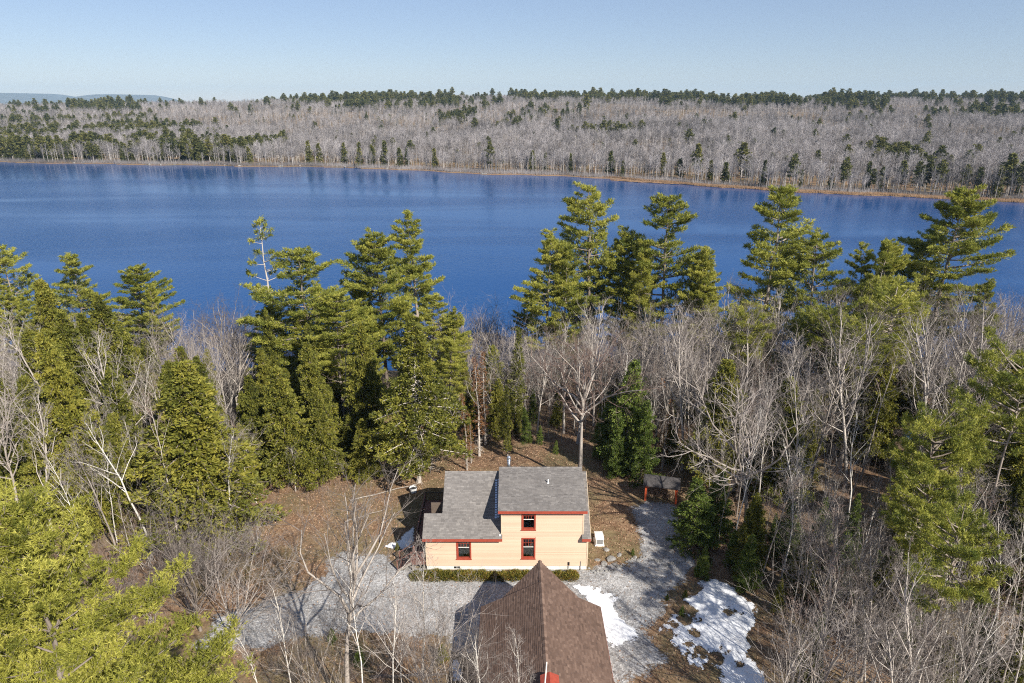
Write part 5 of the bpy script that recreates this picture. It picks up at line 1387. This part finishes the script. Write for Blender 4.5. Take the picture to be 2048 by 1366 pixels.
def far_px(px, setback):
    best = None
    for Yt in np.arange(300, 640, 1.0):
        d = ray(px, 683); X = d[0] / d[1] * Yt
        p = (px - 1024) / FPX; zc = Yt * CP + 45 * SP; X = p * zc
        if Yt >= far_shore(X) + setback: return X, Yt
    return X, 640
for px, h, k, wd, sb in [(375, 21, 0, 1.0, 6), (470, 17, 2, 1.0, 14), (140, 14, 4, 1.0, 6), (60, 13, 4, 1.0, 8), (250, 15, 2, 1.0, 12), (500, 13, 4, 1.0, 5), (620, 17, 2, 1.0, 8), (640, 15, 4, 1.0, 14), (690, 16, 2, 1.0, 8), (720, 17, 2, 0.9, 6), (745, 15, 4, 1.0, 10), (770, 18, 2, 1.0, 9),
                         (800, 14, 4, 1.0, 5), (815, 13, 4, 0.9, 8), (870, 14, 2, 1.0, 6), (980, 20, 0, 0.9, 8), (1065, 14, 4, 0.9, 7), (1090, 13, 4, 0.8, 9), (1140, 13, 2, 0.8, 7), (1220, 15, 2, 1.2, 8), (1245, 10, 3, 1.0, 4), (1325, 16, 0, 0.8, 10), (1393, 21, 0, 1.0, 26), (1420, 12, 2, 1.0, 22), (1525, 14, 2, 0.8, 14),
                         (1582, 18, 1, 1.0, 12), (1600, 10, 4, 0.7, 9), (1660, 12, 2, 0.8, 12), (1685, 17, 1, 1.0, 13), (1730, 15, 2, 0.8, 12), (1760, 12, 4, 1.0, 16), (1800, 16, 0, 1.1, 14), (1830, 16, 1, 1.1, 12), (1850, 17, 0, 1.0, 18), (1875, 17, 1, 1.1, 12), (1925, 15, 1, 1.1, 10), (1950, 14, 0, 1.1, 14), (2010, 21, 0, 1.2, 14), (2035, 18, 1, 1.1, 10), (2070, 19, 0, 1.1, 14), (1990, 15, 2, 1.0, 9), (10, 12, 4, 1.0, 8), (310, 12, 4, 1, 8), (430, 12, 4, 1, 10)]:
    X, Y = far_px(px, sb)
    far_obj(FC[k], 'far_pine' if k < 2 else 'far_spruce', X, Y, h / FH[k], ('dark layered pine standing out on the opposite lake shore' if k < 2 else 'dark pointed evergreen on the opposite lake shore'), 'pine tree' if k < 2 else 'spruce tree', 'pines on the opposite shore' if k < 2 else 'pointed evergreens on the opposite shore', wd)
for i in range(230):
    px = random.uniform(-20, 2070); X, Y = far_px(px, random.uniform(1.5, 9))
    k, wd = random.uniform(0.55, 0.95), random.uniform(0.7, 1.1)
    lb = '%s %sleafless pale trunk fronting the opposite shore' % ('short' if k < 0.68 else 'tall' if k > 0.84 else 'middling', 'slim ' if wd < 0.82 else 'spreading ' if wd > 0.99 else '')
    if 40 < X < 160: lb += ' behind the marsh spit'
    far_obj(FB[i % 4], 'far_birch', X, Y, k, lb, 'tree', 'pale trunks along the opposite shore', wd)
# shoreline boulders and driftwood
for i, px in enumerate([322, 450, 480, 560, 565, 600, 690, 775, 800, 970, 965, 300, 150, 350]):
    X, Y = far_px(px, 0.0)
    o = boulder((X, Y - 0.5, LAKE + 0.3), random.uniform(0.8, 2.2), 0.8, random.uniform(0.5, 0.9), 500 + i)
    tag(o, 'bleached rock at the waterline of the opposite shore', 'boulder', 'bleached rocks on the opposite shore')

# low marsh spit reaching into the lake
sp_ = [(62, 438), (75, 426), (95, 416), (120, 408), (135, 402), (150, 398), (150, 412), (110, 425), (80, 440)]
M['marsh'] = plain('rusty_marsh_sedge', (0.23, 0.145, 0.085), 0.95, 0.3, 0.4)
o = sheet('marsh', sp_, 1.2, 0, M['marsh'], 1.5, 1.5, None, None, 1.3)
co = np.empty(len(o.data.vertices) * 3, np.float32); o.data.vertices.foreach_get('co', co); co = co.reshape(-1, 3)
co[:, 2] = LAKE + 0.18 + 0.12 * wob(co[:, 0], co[:, 1], 0.6, 1); o.data.vertices.foreach_set('co', co.ravel())
tag(o, kind='structure')
sg = MB(); n = 26000
X = np.where(rng.random(n) < 0.8, rng.uniform(60, 320, n), rng.uniform(-420, 60, n)); s_ = rng.uniform(-1.0, 1, n) * np.interp(X, [-500, -100, 60, 110, 260], [1.5, 2.5, 4, 8, 8]) * 0.5 + 2; Y = far_shore(X) + s_
P0 = np.stack([X, Y, np.maximum(terrain(X, Y), LAKE) - 0.1], 1); P1 = P0 + np.stack([rng.normal(0, 0.2, n), rng.normal(0, 0.2, n), rng.uniform(0.5, 1.4, n)], 1)
sg.spikes(P0, P1, 0.11, 0.5)
X = rng.uniform(62, 150, 3000); Y = np.interp(X, [62, 95, 150], [438, 420, 404]) + rng.uniform(-3, 3, 3000)
P0 = np.stack([X, Y, np.full(3000, LAKE)], 1); sg.spikes(P0, P0 + np.stack([rng.normal(0, 0.2, 3000), rng.normal(0, 0.2, 3000), rng.uniform(0.4, 1.1, 3000)], 1), 0.12, 0.5)
sb_ = MB(); n = 30000
X = rng.uniform(-480, 340, n); Y = far_shore(X) + rng.uniform(-0.5, 7, n) + np.interp(X, [60, 110], [0, 4])
P0 = np.stack([X, Y, np.maximum(terrain(X, Y), LAKE) - 0.1], 1); P1 = P0 + np.stack([rng.normal(0, 0.5, n), rng.normal(0, 0.5, n), rng.uniform(0.8, 4.0, n)], 1)
sb_.spikes(P0, P1, 0.07, 0.5)
tag(sb_.obj('shore_brush', M['far_twig']), 'grey leafless brush along the foot of the opposite shore', 'brush', kind='stuff')
tag(sg.obj('sedge', M['marsh']), 'rust coloured sedge fringing the opposite lake shore', 'sedge', kind='stuff')

def wood(name, pts, idx, scl, sources, label, cat):
    me = bpy.data.meshes.new(name)
    me.vertices.add(len(pts)); me.vertices.foreach_set('co', pts.astype(np.float32).ravel())
    for an, ty, dat in (('pick', 'INT', idx.astype(np.int32)), ('sz', 'FLOAT_VECTOR', scl.astype(np.float32).ravel()), ('rot', 'FLOAT', rng.uniform(0, 6.28, len(pts)).astype(np.float32))):
        a = me.attributes.new(an, ty, 'POINT'); a.data.foreach_set('vector' if ty == 'FLOAT_VECTOR' else 'value', dat)
    o = link(name, me)
    ng = bpy.data.node_groups.new(name, 'GeometryNodeTree')
    ng.interface.new_socket('Geometry', in_out='INPUT', socket_type='NodeSocketGeometry')
    ng.interface.new_socket('Geometry', in_out='OUTPUT', socket_type='NodeSocketGeometry')
    gi = ng.nodes.new('NodeGroupInput'); go = ng.nodes.new('NodeGroupOutput')
    iop = ng.nodes.new('GeometryNodeInstanceOnPoints'); j = ng.nodes.new('GeometryNodeJoinGeometry')
    for s in reversed(sources):
        oi = ng.nodes.new('GeometryNodeObjectInfo'); oi.inputs['Object'].default_value = s; oi.inputs['As Instance'].default_value = True
        oi.transform_space = 'ORIGINAL'
        ng.links.new(oi.outputs['Geometry'], j.inputs[0])
    def na(nm, ty):
        k = ng.nodes.new('GeometryNodeInputNamedAttribute'); k.data_type = ty; k.inputs['Name'].default_value = nm; return k.outputs['Attribute']
    iop.inputs['Pick Instance'].default_value = True
    ng.links.new(gi.outputs[0], iop.inputs['Points']); ng.links.new(j.outputs[0], iop.inputs['Instance'])
    ng.links.new(na('pick', 'INT'), iop.inputs['Instance Index']); ng.links.new(na('sz', 'FLOAT_VECTOR'), iop.inputs['Scale'])
    cx_ = ng.nodes.new('ShaderNodeCombineXYZ'); ng.links.new(na('rot', 'FLOAT'), cx_.inputs['Z']); ng.links.new(cx_.outputs[0], iop.inputs['Rotation'])
    ng.links.new(iop.outputs[0], go.inputs[0])
    md = o.modifiers.new('wood', 'NODES'); md.node_group = ng
    tag(o, label, cat, kind='stuff')
    return o
def wedge(n, r0, r1):
    Y = np.sqrt(rng.uniform(r0 ** 2, r1 ** 2, n)); X = rng.uniform(-0.92, 0.92, n) * Y
    return X, Y
XA, YA = wedge(26000, 300, 900); XB, YB_ = wedge(30000, 900, 1750)
X = np.concatenate([XA, XB]); Y = np.concatenate([YA, YB_])
s = Y - far_shore(X)
ok = s > 3.5
X, Y, s = X[ok], Y[ok], s[ok]
def fbm(x, y, sc, sd):
    r2 = np.random.default_rng(sd); v = 0
    for o_ in range(6):
        a = r2.uniform(0, 6.28); k = (1.0 / sc) * 1.7 ** o_; v = v + 0.75 ** o_ * np.sin((x * math.cos(a) + y * math.sin(a)) * k + r2.uniform(0, 6.28))
    return v / 2.2
nz = 1.15 * fbm(X, Y, 80, 3) + 0.7 * fbm(X, Y, 22, 4)
ang = X / Y
left_bias = np.interp(ang, [-0.8, -0.45, -0.1, 0.1, 0.4, 0.8], [0.35, 0.32, 0.05, -0.45, -0.55, -0.25])
ridge = 0.62 * sstep((s - 760) / 200) * np.interp(ang, [-0.8, -0.35, -0.2, 0.3, 0.6, 0.8], [-0.2, 0.2, 1, 0.9, 0.5, 0.5])
con = (nz + left_bias * (s < 500) + ridge + rng.normal(0, 0.22, len(X))) > 1.0
lone = rng.random(len(X)) < 0.012
con |= lone
P = np.stack([X, Y, terrain(X, Y)], 1)
src_b = [o for o in bpy.data.objects if o.name.startswith('far_birch')][:4]
src_c = []
for me in FC: src_c.append(next(o for o in bpy.data.objects if o.data == me))
H_ = rng.uniform(0.62, 1.0, len(X)) * np.where(nz < -0.5, 0.75, 1.0)
hb = H_[~con]; wood('bare_woodland', P[~con], rng.integers(0, 4, len(hb)), np.stack([hb * 1.4, hb * 1.4, hb * 0.95], 1), src_b, 'grey leafless woodland spreading to the skyline beyond the lake', 'woodland')
hc = H_[con] * rng.uniform(0.75, 1.15, con.sum()) * np.where(s[con] > 650, rng.uniform(0.9, 1.55, con.sum()), 1.0); pick = rng.integers(0, 5, len(hc)); pick = np.where((s[con] > 700), rng.integers(0, 2, len(hc)), pick)
wood('conifer_woodland', P[con], pick, np.stack([hc * 1.35, hc * 1.35, hc], 1), src_c, 'dark evergreens scattered through the grey woodland beyond the lake', 'woodland')

# ------------------------------------------------------------------ air
hz = MB(); hz.box(-13000, 6000, -300, 12500, -70, 300)
hm_ = bpy.data.materials.new('thin_haze'); hm_.use_nodes = True
hn = hm_.node_tree; hn.nodes.clear()
ho = hn.nodes.new('ShaderNodeOutputMaterial'); pv = hn.nodes.new('ShaderNodeVolumePrincipled')
pv.inputs['Color'].default_value = (0.50, 0.76, 1.0, 1); pv.inputs['Density'].default_value = 0.000055; pv.inputs['Anisotropy'].default_value = 0.0
hn.links.new(pv.outputs[0], ho.inputs['Volume'])
tag(hz.obj('haze', hm_), 'thin pale haze in the air over the lake and woods', 'haze', kind='stuff')
